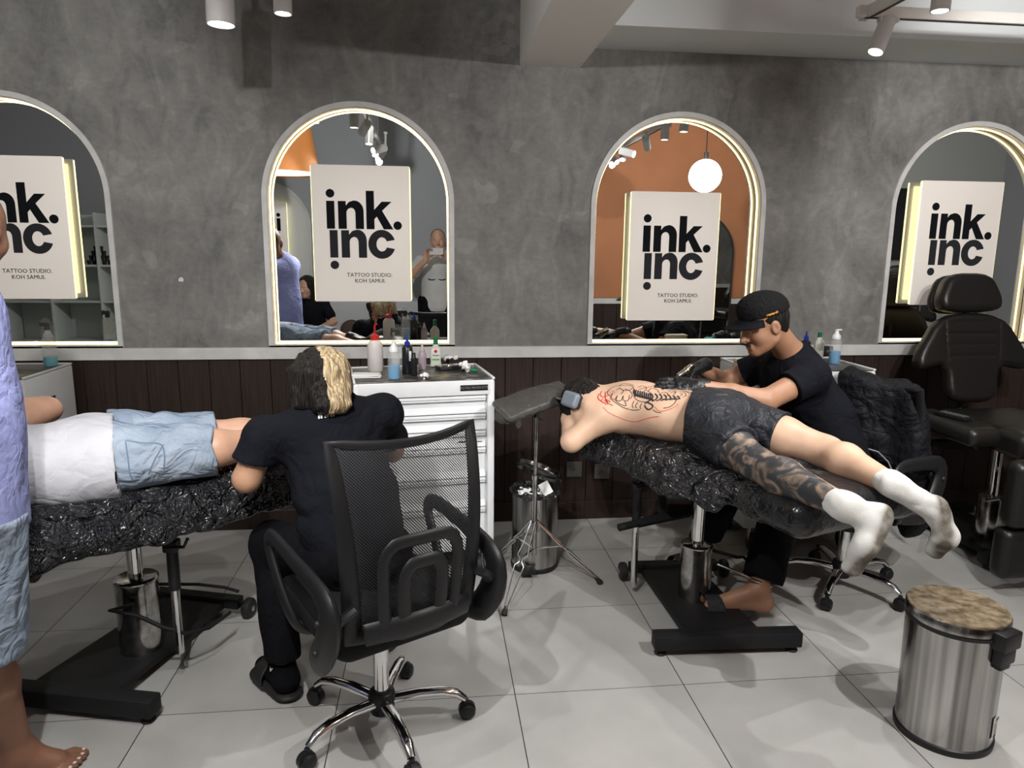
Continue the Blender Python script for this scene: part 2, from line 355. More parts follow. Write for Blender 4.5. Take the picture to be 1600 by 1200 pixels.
# ---- back wall with four arched recesses
ARCH = [-2.053, -.363, 1.329, 3.026]; AW = .484; AZ0 = .997; AZC = 1.747; REC = .06
def arch_loop(cx, r, z0, zc=AZC, n=40):
    p = [(cx - r, z0), (cx + r, z0)]; return p + [(cx + r * math.cos(math.pi * i / n), zc + r * math.sin(math.pi * i / n)) for i in range(n + 1)]
loops = [[(RX0, .93), (RX1, .93), (RX1, RZ), (RX0, RZ)]] + [arch_loop(c, AW - .004, AZ0) for c in ARCH]
struct('wall_back', G().prism(loops, (0, 0, 0), (1, 0, 0), (0, 0, 1), (0, .16, 0)), m_conc, smooth=False)
g = G(); g.prism([[(RX0, 0), (RX1, 0), (RX1, .94), (RX0, .94)]], (0, .004, 0), (1, 0, 0), (0, 0, 1), (0, .15, 0))
k0 = math.ceil((RX0 - .0837) / .1551)
for k in range(k0, int((RX1 - .0837) / .1551)):
    x = .0837 + .1551 * k; g.box((x + .0776, 0, .47), (.1525, .018, .935), .0022, seg=1)
struct('wall_back_panelling', g, m_board, smooth=False)
struct('baseboard_back', G().box(((RX0 + RX1) / 2, -.016, .052), (RX1 - RX0, .016, .104), .003), m_board, smooth=False)
struct('trim_1', G().box(((RX0 + RX1) / 2, -.008, .9655), (RX1 - RX0, .034, .061), .003), m_trim, smooth=False)
# beam across the ceiling and the bulkhead right of it
struct('trim_2', G().box((.612, -2.55, 2.72), (.31, 5.1, .58)), m_soff, smooth=False)
struct('trim_3', G().box((3.683, -.195, 2.765), (5.832, .392, .478)), M('bulkhead_paint', (.74, .78, .79), .75), smooth=False)
# side walls and the far side of the studio, seen only in the mirrors
struct('wall_left', G().box((RX0 - .05, RY0 / 2, 1.5), (.1, -RY0 + .3, 3)), m_grey, smooth=False)
struct('wall_right', G().box((RX1 + .05, RY0 / 2, 1.5), (.1, -RY0 + .3, 3)), m_grey, smooth=False)
WOY = -4.56; ORY = -3.95
struct('wall_front', G().box((-2.35, WOY - .06, 1.5), (6.5, .12, 3)).box((.92, (WOY + ORY) / 2 - .06, 1.5), (.12, .67 + .12, 3)), m_grey, smooth=False)
struct('wall_front_terracotta', G().box((2.93, ORY - .06, 2.0), (3.9, .12, 2.0)), m_or, smooth=False)
g = G().box((2.93, ORY - .06, .5), (3.9, .12, 1.0))
for k in range(26): g.box((.98 + .155 * k + .0776, ORY + .006, .47), (.152, .016, .93), .002, seg=1)
struct('wall_front_panelling', g, m_board, smooth=False)
struct('trim_4', G().box((2.93, ORY + .012, .966), (3.9, .03, .06), .003), m_trim, smooth=False)
struct('wall_front_right', G().box((5.74, ORY - .06, 1.5), (1.72, .12, 3)), M('pale_wall', (.55, .56, .54), .7), smooth=False)
# ---------------------------------------------------------------- arched mirrors
def letters():
    """filled outlines of the words, in units where the x-height is 1 (x right, y up); each entry: (loops, is_lower_row)"""
    out = []
    def circ(cx, cy, r, n=28): return [(cx + r * math.cos(2 * math.pi * i / n), cy + r * math.sin(2 * math.pi * i / n)) for i in range(n)]
    def rect(x0, y0, x1, y1): return [(x0, y0), (x1, y0), (x1, y1), (x0, y1)]
    def letter_n(x, y):
        p = [(x, y), (x + .30, y), (x + .30, y + .56)]; cx, cy = x + .48, y + .57
        p += [(cx - .18 * math.cos(a), cy + .19 * math.sin(a)) for a in np.linspace(.2, math.pi / 2, 6)]
        p += [(cx + .145 * math.sin(a), cy + .19 * math.cos(a)) for a in np.linspace(.2, math.pi / 2, 6)]
        p += [(x + .625, y), (x + .925, y), (x + .925, y + .62)]
        p += [(x + .60 + .325 * math.cos(a), y + .64 + .385 * math.sin(a)) for a in np.linspace(.1, math.pi / 2 + .2, 9)]
        p += [(x + .40, y + .97), (x + .285, y + .84), (x + .285, y + 1.0), (x, y + 1.0)]; return [p]
    def letter_k(x, y): return [[(x, y), (x + .29, y), (x + .29, y + .36), (x + .38, y + .46), (x + .63, y), (x + .98, y), (x + .58, y + .67), (x + .93, y + 1.0), (x + .57, y + 1.0), (x + .29, y + .70), (x + .29, y + 1.38), (x, y + 1.38)]]
    def letter_c(x, y):
        cx, cy = x + .5, y + .5; a0 = .32; p = []
        for a in np.linspace(a0, 2 * math.pi - a0, 36): p.append((cx + .50 * math.cos(a), cy + .53 * math.sin(a)))
        for a in np.linspace(2 * math.pi - a0 - .12, a0 + .12, 30): p.append((cx + .20 * math.cos(a), cy + .26 * math.sin(a)))
        return [p]
    U = [[rect(0, 0, .29, 1.0)], [circ(.15, 1.27, .155)], letter_n(.42, 0), letter_k(1.44, 0), [circ(2.58, .14, .155)]]
    y = -1.18
    Lw = [[rect(0.0, y, .29, y + 1.0)], [circ(.15, y - .27, .155)], letter_n(.42, y), letter_c(1.40, y)]
    return U, Lw
UP, LOW = letters()
m_sign = M('sign_board_face', (.73, .695, .65), .45, emit=((1, .88, .78), .16)); m_ink = M('black_vinyl', (.007, .008, .010), .8, spec=.1); m_ink2 = M('charcoal_vinyl', (.026, .027, .031), .8, spec=.1)  # faint emission put into the sign face to brighten it
m_led2 = M('sign_edge_glow', (1, .95, .6), .5, emit=((1, .90, .42), 1.5))
alab = ['arched wall mirror furthest left, cut by the photo edge behind the standing man', 'arched wall mirror above the white tool cabinet and blond artist',
        'arched wall mirror left of the man in the cap', 'arched wall mirror at the far right behind the black reclining chair']
slab = ['white sign on the leftmost arched mirror, its left part cut off by the photo edge', 'white sign on the mirror above the white tool cabinet', 'white sign on the mirror left of the man in the cap, hung lowest', 'white sign half hidden by the black headrest at far right']
for i, cx in enumerate(ARCH):
    t = thing('arched_mirror', alab[i], 'mirror', (cx, 0, AZ0), group='lit arched mirrors along the wall')
    r1, r0 = AW, AW - .026
    def ring(ra, rb, za, y0, y1): return G().prism([arch_loop(0, ra, za - AZ0, AZC - AZ0), arch_loop(0, rb, za - AZ0 + .014, AZC - AZ0)], (0, y0, 0), (1, 0, 0), (0, 0, 1), (0, y1 - y0, 0))
    obj('frame', ring(r1, r0, AZ0 - .0, -.014, .0).box((0, -.006, .004), (2 * r1 - .002, .016, .01)), m_trim, t, ang=30)
    obj('reveal', ring(r1 - .003, r0 - .004, AZ0, .0005, REC), m_cream, t, ang=30)
    lp = arch_loop(0, r0 - .007, .018, AZC - AZ0); obj('light_strip', G().tube([(x, REC * .48, z) for x, z in lp], .0038, 6, closed=True, up=(0, 1, 0)), m_led, t)
    obj('mirror_pane', G().prism([arch_loop(0, r1 - .006, .002, AZC - AZ0)], (0, REC + .003, 0), (1, 0, 0), (0, 0, 1), (0, .006, 0)), m_mirror, t, smooth=False)
    # the sign standing off the mirror
    sx, sz = [(-2.028, 1.245), (-.355, 1.235), (1.312, 1.134), (2.968, 1.222)][i]; W, H = .494, .690; yf = -.002
    s = thing('studio_sign', slab[i], 'sign', (sx, yf, sz), group='studio signs on the mirrors')
    obj('panel', G().box((0, .010, H / 2), (W, .018, H), .003), m_sign, s)
    g = G().box((-W / 2 - .001, .0105, H / 2), (.0025, .012, H - .01)).box((W / 2 + .001, .0105, H / 2), (.0025, .012, H - .01)).box((0, .03, H / 2), (W - .05, .018, H - .05))
    obj('edge_light', g, m_led2, s)
    u = .139; x0 = -W / 2 + .072; y0 = H * .540
    lt = .0016
    ga = G(); [ga.prism(L_, (x0, .0, y0), (u, 0, 0), (0, 0, u), (0, -lt, 0)) for L_ in UP]
    gb = G(); [gb.prism(L_, (x0 + (.012 if 1 else 0), .0, y0 + .018), (u, 0, 0), (0, 0, u), (0, -lt, 0)) for L_ in LOW]
    obj('upper_lettering', ga, m_ink, s, smooth=False); obj('lower_lettering', gb, m_ink2, s, smooth=False)
    gt = G(); gt.add(*text_geo('TATTOO STUDIO.', .0285, (.035, -.001, .129), (1, 0, 0), (0, 0, 1), align='CENTER')); gt.add(*text_geo('KOH SAMUI.', .0285, (.037, -.001, .099), (1, 0, 0), (0, 0, 1), align='CENTER'))
    obj('caption', gt, m_ink2, s, smooth=False)
# ---------------------------------------------------------------- ceiling track lights
m_rail = M('white_rail', (.70, .69, .66), .45); m_spot = M('white_lamp_shell', (.62, .62, .61), .4); m_lens = M('lamp_lens', (1, 1, 1), .4, emit=((1, .98, .95), 14.)); m_dark = M('dark_slot', (.015, .015, .015), .5)
tr = thing('track_rail', 'white ceiling light track at upper right with a corner joint', 'light track', (1.83, -.80, 2.5))
obj('rail', G().box((1.6, 0, 0), (3.3, .035, .045), .004).box((0, -1.5, 0), (.035, 3.1, .045), .004), m_rail, tr); obj('slot', G().box((1.6, -.004, -.0232), (3.2, .014, .003)).box((.004, -1.5, -.0232), (.014, 3.0, .003)), m_dark, tr)
[obj('hanger', G().cyl((x, y, .02), (x, y, .5), .004), m_rail, tr) for x, y in ((.3, 0), (2.4, 0), (0, -2.))]
tr = thing('track_rail', 'white ceiling light track carrying the spotlights above the left bed', 'light track', (-.50, -2.2, 2.56))
obj('rail', G().box((0, 0, 0), (.035, 3.0, .035), .004), m_rail, tr); [obj('hanger', G().cyl((0, y, .02), (0, y, .44), .004), m_rail, tr) for y in (-1.2, 1.2)]
splab = ['large white cylinder ceiling lamp at top left', 'smaller white spotlight cut by the top edge, right of the large lamp', 'white spotlight hanging straight down at the top right', 'tilted white spotlight pointing down-left below the track corner',
         'white track spotlight third from the corner, mostly above the photo edge', 'white track spotlight above the blond artist, seen in the mirror', 'white track spotlight near the photographer, seen in the mirror', 'white track spotlight tilted left, seen in the mirror',
         'white track spotlight on the right track near the terracotta wall', 'last white track spotlight on the right track', 'added white spotlight washing the back wall, left track', 'added white spotlight washing the back wall, right track',
         'added white spotlight turned far left on the left track', 'added white spotlight turned far right on the right track', 'added white spotlight brightening the arched panel across the room', 'added white spotlight brightening the terracotta wall', 'added white spotlight at the right end of the track, brightening across the room']
for i, (a, b, e, dd, an) in enumerate(SPOTS):
    t = thing('spotlight', splab[i], 'spotlight', a, group='white ceiling spotlights'); d = (Vector(a) - Vector(b)).normalized()
    if i in (0, 1, 2, 4): d = Vector((.02, .0, 1)).normalized()
    if i == 3: d = Vector((.36, .12, .92)).normalized()
    r = dd / 2; Ln = .26 if i == 0 else .15
    obj('lamp_body', G().lathe([(r - .006, .014), (r - .004, .0), (r, 0), (r, Ln - .008), (r - .008, Ln), (.0, Ln)], (0, 0, 0), 28, d), m_spot, t)
    obj('lens', G().lathe([(0, .008), (r - .004, .008)], (0, 0, 0), 28, d), m_lens, t, smooth=False)
    top = d * Ln; zt = 2.474 - a[2] if i in (2, 3, 4, 8, 9, 11, 13, 15, 16) else 2.54 - a[2]
    if i == 0: obj('stem', G().cyl(top, (top.x, top.y, RZ - a[2]), .012), m_spot, t)
    else: obj('stem', G().cyl(top * .96, (top.x, top.y, zt - .006), .009).box((top.x, top.y, zt - .012), (.085 if i in (2, 3, 4) else .03, .03, .018), .003), m_spot, t)
# ---------------------------------------------------------------- wall sockets
m_sock = M('grey_socket', (.10, .095, .09), .4)
for j, (u, v) in enumerate(((897, 733), (940, 736))):
    P = px(u, v, y=-.012); t = thing('wall_socket', ['dark wall socket plate, left one under the head end of the right bed', 'dark wall socket plate partly behind the wrapped right bed'][j], 'socket', (P[0], -.009, P[2]), group='wall sockets')
    obj('plate', G().box((0, -.006, 0), (.088, .010, .088), .003), m_sock, t); obj('socket_hole', G().box((0, -.0115, .0), (.006, .002, .012)).box((-.014, -.0115, -.012), (.006, .002, .006)), m_dark, t)
# ================================================================ furniture materials
def crinkle(name, col, rough, strength, layers, dist, spec=.6):
    return ridges(M(name, col, rough, spec=spec), layers, strength, dist)
m_wrap = crinkle('black_plastic_wrap', (.015, .016, .019), .19, 1.0, ((3.6, 1., 1.), (8.5, .65, 1.8), (19., .32, 2.2)), .13, 1.)
m_wrap2 = crinkle('smooth_plastic_wrap', (.012, .013, .015), .22, .5, ((5., .5, 1.), (22., .2, 1.5)), .05)
m_blackm = M('black_powder_coat', (.009, .009, .010), .6, spec=.35, var=.15, vscale=6)
m_chrome = M('chrome', (.78, .78, .78), .08, 1., bump=.03, bscale=40)
m_chromew = M('worn_chrome', (.62, .61, .60), .16, 1., col2=(.30, .29, .27), vscale=26, detail=8)
m_steel = M('brushed_steel', (.20, .195, .19), .2, 1., col2=(.55, .54, .52), vscale=3.4, detail=5, bump=.3, bscale=3.2, stretch=(9, 9, .10), bdist=.010)  # vertical streaks of reflection are painted into the steel colour
m_rub = M('black_rubber', (.012, .012, .012), .6); m_plas = M('black_plastic', (.011, .011, .012), .42, spec=.4)
m_wh = M('white_enamel', (.68, .70, .72), .32, var=.03, vscale=10); m_leather = M('black_leather', (.010, .009, .0085), .36, spec=.45, bump=.25, bscale=160, bdist=.002)
m_fab = M('black_mesh_fabric', (.012, .012, .013), .75, bump=.4, bscale=300, bdist=.002, spec=.2)
def poly_op(V, pts, o, ax, ay, th, r, k=.01):
    o = np.array(o, float); ax = nrm(ax); ay = nrm(ay); az = np.cross(ax, ay); Q = np.array(pts, float)
    def fn(P):
        q = P - o; x = q @ ax; y = q @ ay; z = q @ az; d = np.full(x.shape, 1e9); sg = np.ones(x.shape)
        for i in range(len(Q)):
            a = Q[i]; b = Q[i - 1]; e = b - a; wx = x - a[0]; wy = y - a[1]; t = np.clip((wx * e[0] + wy * e[1]) / (e @ e), 0, 1)
            d = np.minimum(d, (wx - e[0] * t) ** 2 + (wy - e[1] * t) ** 2)
            c1 = y >= a[1]; c2 = y < b[1]; c3 = e[0] * wy > e[1] * wx
            sg = np.where((c1 & c2 & c3) | (~c1 & ~c2 & ~c3), -sg, sg)
        d2 = sg * np.sqrt(d) + r; dz = np.abs(z) - th / 2 + r
        return np.sqrt(np.maximum(d2, 0) ** 2 + np.maximum(dz, 0) ** 2) + np.minimum(np.maximum(d2, dz), 0) - r
    C = np.array([o + ax * p[0] + ay * p[1] + az * s * th / 2 for p in pts for s in (-1, 1)])
    return V.op(fn, C.min(0) - .01, C.max(0) + .01, k)
def chaikin(P, it=2, f=.2):
    for _ in range(it):
        P = [q for i in range(len(P)) for q in (tuple(np.array(P[i]) * (1 - f) + np.array(P[(i + 1) % len(P)]) * f), tuple(np.array(P[i]) * f + np.array(P[(i + 1) % len(P)]) * (1 - f)))]
    return P
# ---------------------------------------------------------------- treatment beds
def bed_frame(t, O, fb, bb, col, rcol, zc, leg, legz, wheels, ztop, plate):
    O = np.array(O)
    def W(p, z): return (p[0] - O[0], p[1] - O[1], z)
    def bar(name, a, b, w=.065, h=.06, z=.055):
        a = np.array(a); b = np.array(b); d = b - a; L_ = np.hypot(*d); c = (a + b) / 2
        return obj(name, G().box(W(c, z), (L_, w, h), .006, Matrix.Rotation(math.atan2(d[1], d[0]), 3, 'Z')), m_blackm, t)
    f = bar('base_bar', *fb); bar('base_bar', *bb, w=.05, h=.045, z=.06)
    for p in fb:
        q = np.array(p) * .9 + (np.array(fb[0]) + np.array(fb[1])) / 2 * .1
        obj('levelling_foot', G().lathe([(.001, 0), (.022, 0), (.024, .006), (.012, .014), (.008, .027)], W(q, 0), 16), m_rub, t)
    g = G(); n = len(plate); g.add([W(p, .040) for p in plate] + [W(p, .062) for p in plate], [tuple(range(n)), tuple(range(n, 2 * n))] + [(i, (i + 1) % n, n + (i + 1) % n, n + i) for i in range(n)]); obj('base_plate', g, m_blackm, t, smooth=False)
    d = np.array(bb[1]) - np.array(bb[0]); d = d / np.hypot(*d)
    for p in wheels:
        a = np.array(p) - d * .016; b = np.array(p) + d * .016
        wv = obj('wheel', G().tube([W(a, .042), W(a * .8 + b * .2, .042), W(a * .2 + b * .8, .042), W(b, .042)], [.036, .042, .042, .036], 24), m_rub, t)
        obj('wheel_hub', G().cyl(W(a - d * .004, .042), W(b + d * .004, .042), .012, n=12), m_chromew, wv)
    c0 = W(col, .06)
    obj('hydraulic_column', G().lathe([(0, 0), (rcol, 0), (rcol, zc - .075), (rcol * 1.03, zc - .07), (rcol * 1.03, zc - .062), (rcol * .97, zc - .058), (rcol * .9, zc - .056), (0, zc - .056)], c0, 36), m_chromew, t)
    obj('piston', G().cyl(W(col, zc - .02), W(col, ztop - .04), .026), m_chrome, t)
    obj('support_frame', G().box(W(col, ztop - .03), (.34, .42, .05), .006), m_blackm, t)
    lg = obj('support_leg', G().cyl(W(leg, legz), W(leg, .40), .0145, n=20), m_chrome, t)
    obj('leg_sleeve', G().cyl(W(leg, .34), W(leg, ztop), .0195, n=20), m_plas, lg); c = W(leg, .50)
    obj('leg_clamp', G().box(c, (.05, .05, .04), .008).tube([(c[0] - .02, c[1] - .02, c[2]), (c[0] + .05, c[1] - .03, c[2] + .005), (c[0] + .065, c[1] - .03, c[2] + .035)], .006, 8), m_plas, lg)
t = thing('treatment_bed', 'black treatment bed wrapped in plastic that the man in jean shorts lies on', 'bed', (-1.07, -1.30, 0), group='wrapped treatment beds')
bed_frame(t, (-1.07, -1.30), ((-1.47, -1.515), (-.895, -1.66)), ((-1.20, -.86), (-.80, -.985)), (-1.07, -1.30), .073, .335, (-.895, -1.42), .10, ((-.765, -1.0), (-1.25, -.845)), .64,
          [(-1.36, -1.53), (-1.06, -1.60), (-.86, -.975), (-1.13, -.90)])
obj('pump_lever', G().tube([(.02, -.08, .27), (-.05, -.11, .265), (.05, -.13, .25), (.13, -.14, .21), (.20, -.12, .17), (.255, -.05, .15), (.30, .06, .15)], .007, 10), m_blackm, t)
obj('pump_lever', G().tube([(.06, .05, .28), (.17, .12, .24), (.25, .17, .2), (.31, .15, .19)], .006, 10), m_blackm, t)
A = nrm((.817, .577, 0)); B = np.array((-A[1], A[0], 0)); C1 = np.array((-.655, -1.075, .695))
V = Vol((-2.3, -2.5, .50), (-.3, -.6, .95), .009)
V.rbox(C1 - A * .90, (.90, .285, .062), .05, .02, (A, B, (0, 0, 1)))
V.rbox(C1 - A * .16 + np.array((0, 0, .012)), (.17, .29, .06), .05, .05, (A, B, (0, 0, 1)))
for q in np.arange(0.02, 1.8, .09):        # loose gathered film hanging under the edge
    s_ = .02 * math.sin(q * 17) + .012 * math.sin(q * 41); V.ell(C1 - A * q - B * (.275 + s_ * .3) - np.array((0, 0, .05 + abs(s_) * 1.3)), (.07, .035, .055), .04, (A, B, (0, 0, 1)))
V.noise(.007, 6, 3, True, (1, 1, 1.6)); V.noise(.006, 13, 4, True); V.noise(.003, 30, 5, True)
vobj('wrapped_mattress', V, m_wrap, t)
t = thing('treatment_bed', 'black plastic wrapped treatment bed under the client in white socks', 'bed', (1.10, -1.105, 0), group='wrapped treatment beds')
bed_frame(t, (1.10, -1.105), ((.822, -1.425), (1.392, -1.45)), ((.90, -.80), (1.32, -.81)), (1.10, -1.105), .066, .30, (.885, -.93), .03, ((.872, -.80), (1.355, -.81)), .62,
          [(.96, -1.43), (1.26, -1.44), (1.22, -.80), (.95, -.80)])
obj('side_arm', G().tube([(-.33, .04, .365), (-.24, .06, .375)], .016, 12).tube([(-.24, .06, .375), (.0, .10, .40)], .022, 4).box((-.10, .18, .47), (.03, .035, .20), .004), m_blackm, t)
obj('pump_lever', G().tube([(.06, -.08, .24), (.10, -.12, .235), (.2, -.14, .19), (.28, -.12, .15)], .006, 10), m_chromew, t)
obj('pump_lever', G().tube([(.07, .02, .26), (.18, .0, .23), (.21, -.0, .23), (.28, -.05, .16)], .007, 10), m_blackm, t)
A = nrm((.44, -.90, 0)); B = np.array((-A[1], A[0], 0)); H0 = np.array((.90, -.63, .70)); F0 = np.array((1.41, -1.68, .655))
V = Vol((.35, -2.1, .45), (1.95, -.25, .95), .0085)
Ax = nrm(F0 - H0); Az = nrm(np.cross(Ax, B))
V.rbox(H0 + Ax * .30, (.31, .25, .066), .06, .03, (Ax, B, Az)); V.rbox(H0 + Ax * .86, (.33, .275, .060), .05, .05, (Ax, B, Az))
V.rbox(F0 - Ax * .10 - B * 0.0, (.15, .275, .062), .045, .03, (nrm((.27, -.96, 0)), nrm((.96, .27, 0)), (0, 0, 1)))
V.rbox(H0 + Ax * .50 - B * .20 - np.array((0, 0, .03)), (.17, .10, .075), .06, .06, (Ax, B, Az))
for q in np.arange(.05, .82, .08):
    s_ = .02 * math.sin(q * 19 + 1) + .014 * math.sin(q * 43); V.ell(H0 + Ax * q - B * (-.262 if False else .262) * 1. - np.array((0, 0, .045 + abs(s_))), (.06, .03, .05), .04, (Ax, B, Az))
wh = lambda P: np.clip(1.15 - ((P - F0) @ Ax + .28) * 4., .18, 1.)
V.noise(.009, 6.5, 8, True, (1, 1, 1.5), where=wh); V.noise(.007, 14, 9, True, where=wh); V.noise(.003, 32, 10, True, where=wh)
vobj('wrapped_mattress', V, [m_wrap, m_wrap2], t, matfn=lambda c: ((c - F0) @ Ax > -.17))
# ---------------------------------------------------------------- swivel chairs
def mesh_mat():
    m = bpy.data.materials.new('see_through_chair_mesh'); m.use_nodes = True; nt = m.node_tree; N = nt.nodes; L = nt.links; b = N['Principled BSDF']
    b.inputs['Base Color'].default_value = (.014, .014, .016, 1); b.inputs['Roughness'].default_value = .6
    tc = N.new('ShaderNodeTexCoord'); sp = N.new('ShaderNodeSeparateXYZ'); L.new(tc.outputs['Object'], sp.inputs[0])
    a = math_node(nt, 'FRACT', math_node(nt, 'MULTIPLY', math_node(nt, 'ADD', sp.outputs[0], math_node(nt, 'MULTIPLY', sp.outputs[2], .85)), 125.))
    c = math_node(nt, 'FRACT', math_node(nt, 'MULTIPLY', sp.outputs[2], 250.))
    hole = math_node(nt, 'MULTIPLY', math_node(nt, 'GREATER_THAN', a, .48), math_node(nt, 'GREATER_THAN', c, .22))
    L.new(math_node(nt, 'SUBTRACT', 1., hole), b.inputs['Alpha']); return m
m_mesh = mesh_mat()
def office_chair(label, loc, rz, base_deg, bh=.52, bw=1.):
    t = thing('office_chair', label, 'chair', (loc[0], loc[1], 0), rz, group='black mesh office chairs')
    hub = obj('base_hub', G().lathe([(0, .055), (.036, .055), (.040, .07), (.044, .105), (.040, .125), (.034, .13), (0, .13)], n=28), m_plas, t)
    for k in range(5):
        a = math.radians(base_deg + 72 * k) - rz; d = Vector((math.cos(a), math.sin(a), 0))
        P = [d * .035 + Vector((0, 0, .095)), d * .12 + Vector((0, 0, .105)), d * .19 + Vector((0, 0, .103)), d * .235 + Vector((0, 0, .092)), d * .265 + Vector((0, 0, .068))]
        lg = obj('leg', G().tube(P, [.020, .019, .018, .017, .014], 14, flat=.8), m_chrome, t)
        c = d * .272; s_ = d.cross(Vector((0, 0, 1)))
        cs = obj('caster', G().tube([c + s_ * .024 + Vector((0, 0, .026)), c + s_ * .017 + Vector((0, 0, .026)), c + s_ * .006 + Vector((0, 0, .026))], [.017, .0255, .0255], 20)
                 .tube([c - s_ * .024 + Vector((0, 0, .026)), c - s_ * .017 + Vector((0, 0, .026)), c - s_ * .006 + Vector((0, 0, .026))], [.017, .0255, .0255], 20)
                 .tube([c + s_ * .008 + Vector((0, 0, .03)), c - s_ * .008 + Vector((0, 0, .03))], [.028, .028], 18).cyl(c * .985 + Vector((0, 0, .04)), c * .985 + Vector((0, 0, .066)), .009, n=12), m_plas, lg)
    obj('gas_lift', G().cyl((0, 0, .12), (0, 0, .275), .024).cyl((0, 0, .275), (0, 0, .30), .021), m_chrome, t)
    obj('lift_rod', G().cyl((0, 0, .295), (0, 0, .40), .0125).box((0, 0, .392), (.16, .2, .02), .004), m_chromew, t)
    V = Vol((-.30, -.28, .34), (.30, .32, .54), .007); V.rbox((0, .035, .435), (.235, .235, .045), .042, .02); V.rbox((0, .0, .408), (.20, .20, .03), .028, .03)
    V.ell((0, .26, .41), (.22, .07, .04), .05); vobj('seat', V, m_fab, t, world=False)
    # backrest: outer rim, mesh, lumbar frames
    z_ = lambda v: .47 + bh * v
    def bp(u, v):                 # u -1..1 across, v 0..1 up
        hw = (.180 + .036 * v) * bw; return Vector((u * hw, -.245 + .06 * v - .05 * math.sin(v * 2.6) + .045 * (u * u - .3), z_(v) + .016 * u * u * v))
    rim = [bp(-1, v) for v in np.linspace(0, 1, 12)] + [bp(u, 1) for u in np.linspace(-.85, .85, 10)] + [bp(1, v) for v in np.linspace(1, 0, 12)] + [bp(u, 0) for u in np.linspace(.8, -.8, 8)]
    obj('back_frame', G().tube(rim, list(np.linspace(.034, .020, 12)) + [.014] * 10 + list(np.linspace(.019, .026, 12)) + [.024] * 8, 12, closed=True, flat=.42, up=(0, 1, .0)), m_plas, t)
    g = G(); n = 14; vs = [bp(u * .97, v) for v in np.linspace(0.01, .99, n) for u in np.linspace(-1, 1, n)]
    g.add(vs, [(i * n + j, i * n + j + 1, (i + 1) * n + j + 1, (i + 1) * n + j) for i in range(n - 1) for j in range(n - 1)]); obj('mesh_panel', g, m_mesh, t)
    def loop(u0, u1, v0, v1, r):
        Q = []
        for cx, cy, a0 in ((u1 - r, v1 - r * .5, 0), (u0 + r, v1 - r * .5, 90), (u0 + r, v0 + r * .5, 180), (u1 - r, v0 + r * .5, 270)):
            for a in np.linspace(a0, a0 + 90, 5): Q.append((cx + r * math.cos(math.radians(a)), cy + r * .5 * math.sin(math.radians(a))))
        return [bp(u, v) + Vector((0, -.022, 0)) for u, v in Q]
    obj('lumbar_support', G().tube(loop(-.62, .56, .00, .52, .28), .019, 10, closed=True, flat=.4, up=(0, 1, 0)).tube(loop(-.33, .28, .05, .40, .2), .020, 10, closed=True, flat=.4, up=(0, 1, 0)).tube([bp(-.9, .02) + Vector((0, -.02, 0)), bp(-.3, .05) + Vector((0, -.028, 0)), bp(.3, .05) + Vector((0, -.028, 0)), bp(.9, .02) + Vector((0, -.02, 0))], .034, 10, flat=.4, up=(0, 1, 0)), m_plas, t)
    for s_ in (-1, 1):
        x = s_ * .262
        P = [(x * .72, -.02, .385), (x * .95, -.10, .385), (x, -.17, .40), (x, -.245, .50), (x, -.262, .585), (x * 1.01, -.20, .625), (x * 1.04, -.05, .645), (x * 1.05, .10, .665), (x * 1.05, .165, .655), (x * 1.05, .185, .62), (x * 1.04, .14, .55), (x * 1.0, .06, .44), (x * .9, .03, .39), (x * .72, .03, .385)]
        R_ = [.024, .034, .048, .052, .046, .034, .029, .027, .026, .025, .024, .025, .024, .022]
        Q = []; RR = []
        for i in range(len(P) - 1):
            for f in (0, .33, .66): Q.append(Vector(P[i]).lerp(Vector(P[i + 1]), f)); RR.append(R_[i] * (1 - f) + R_[i + 1] * f)
        Q.append(Vector(P[-1])); RR.append(R_[-1])
        for _ in range(2): Q = [Q[0]] + [(Q[i - 1] + Q[i] * 2 + Q[i + 1]) / 4 for i in range(1, len(Q) - 1)] + [Q[-1]]
        ar = obj('armrest', G().tube(Q, RR, 14, flat=.50, up=(s_ * 1., 0, .0)), m_plas, t)
        for (y, z) in ((-.235, .55), (-.21, .455)): obj('bolt', G().lathe([(0, .008), (.008, .007), (.011, 0)], (x + s_ * .024, y, z), 14, (s_, 0, 0)), m_rub, ar)
        obj('back_bracket', G().tube([(x * .98, -.24, .52), (x * .86, -.262, .56), (x * .74, -.268, .58)], .022, 8, flat=.6), m_plas, t)
    return t
office_chair('black mesh office chair with chrome star base under the blond artist', (-.171, -1.753), math.radians(30), 4)
office_chair('black office chair under a draped black jacket behind the man in the cap', (1.85, -.96), math.radians(120), 12, .44, .80)
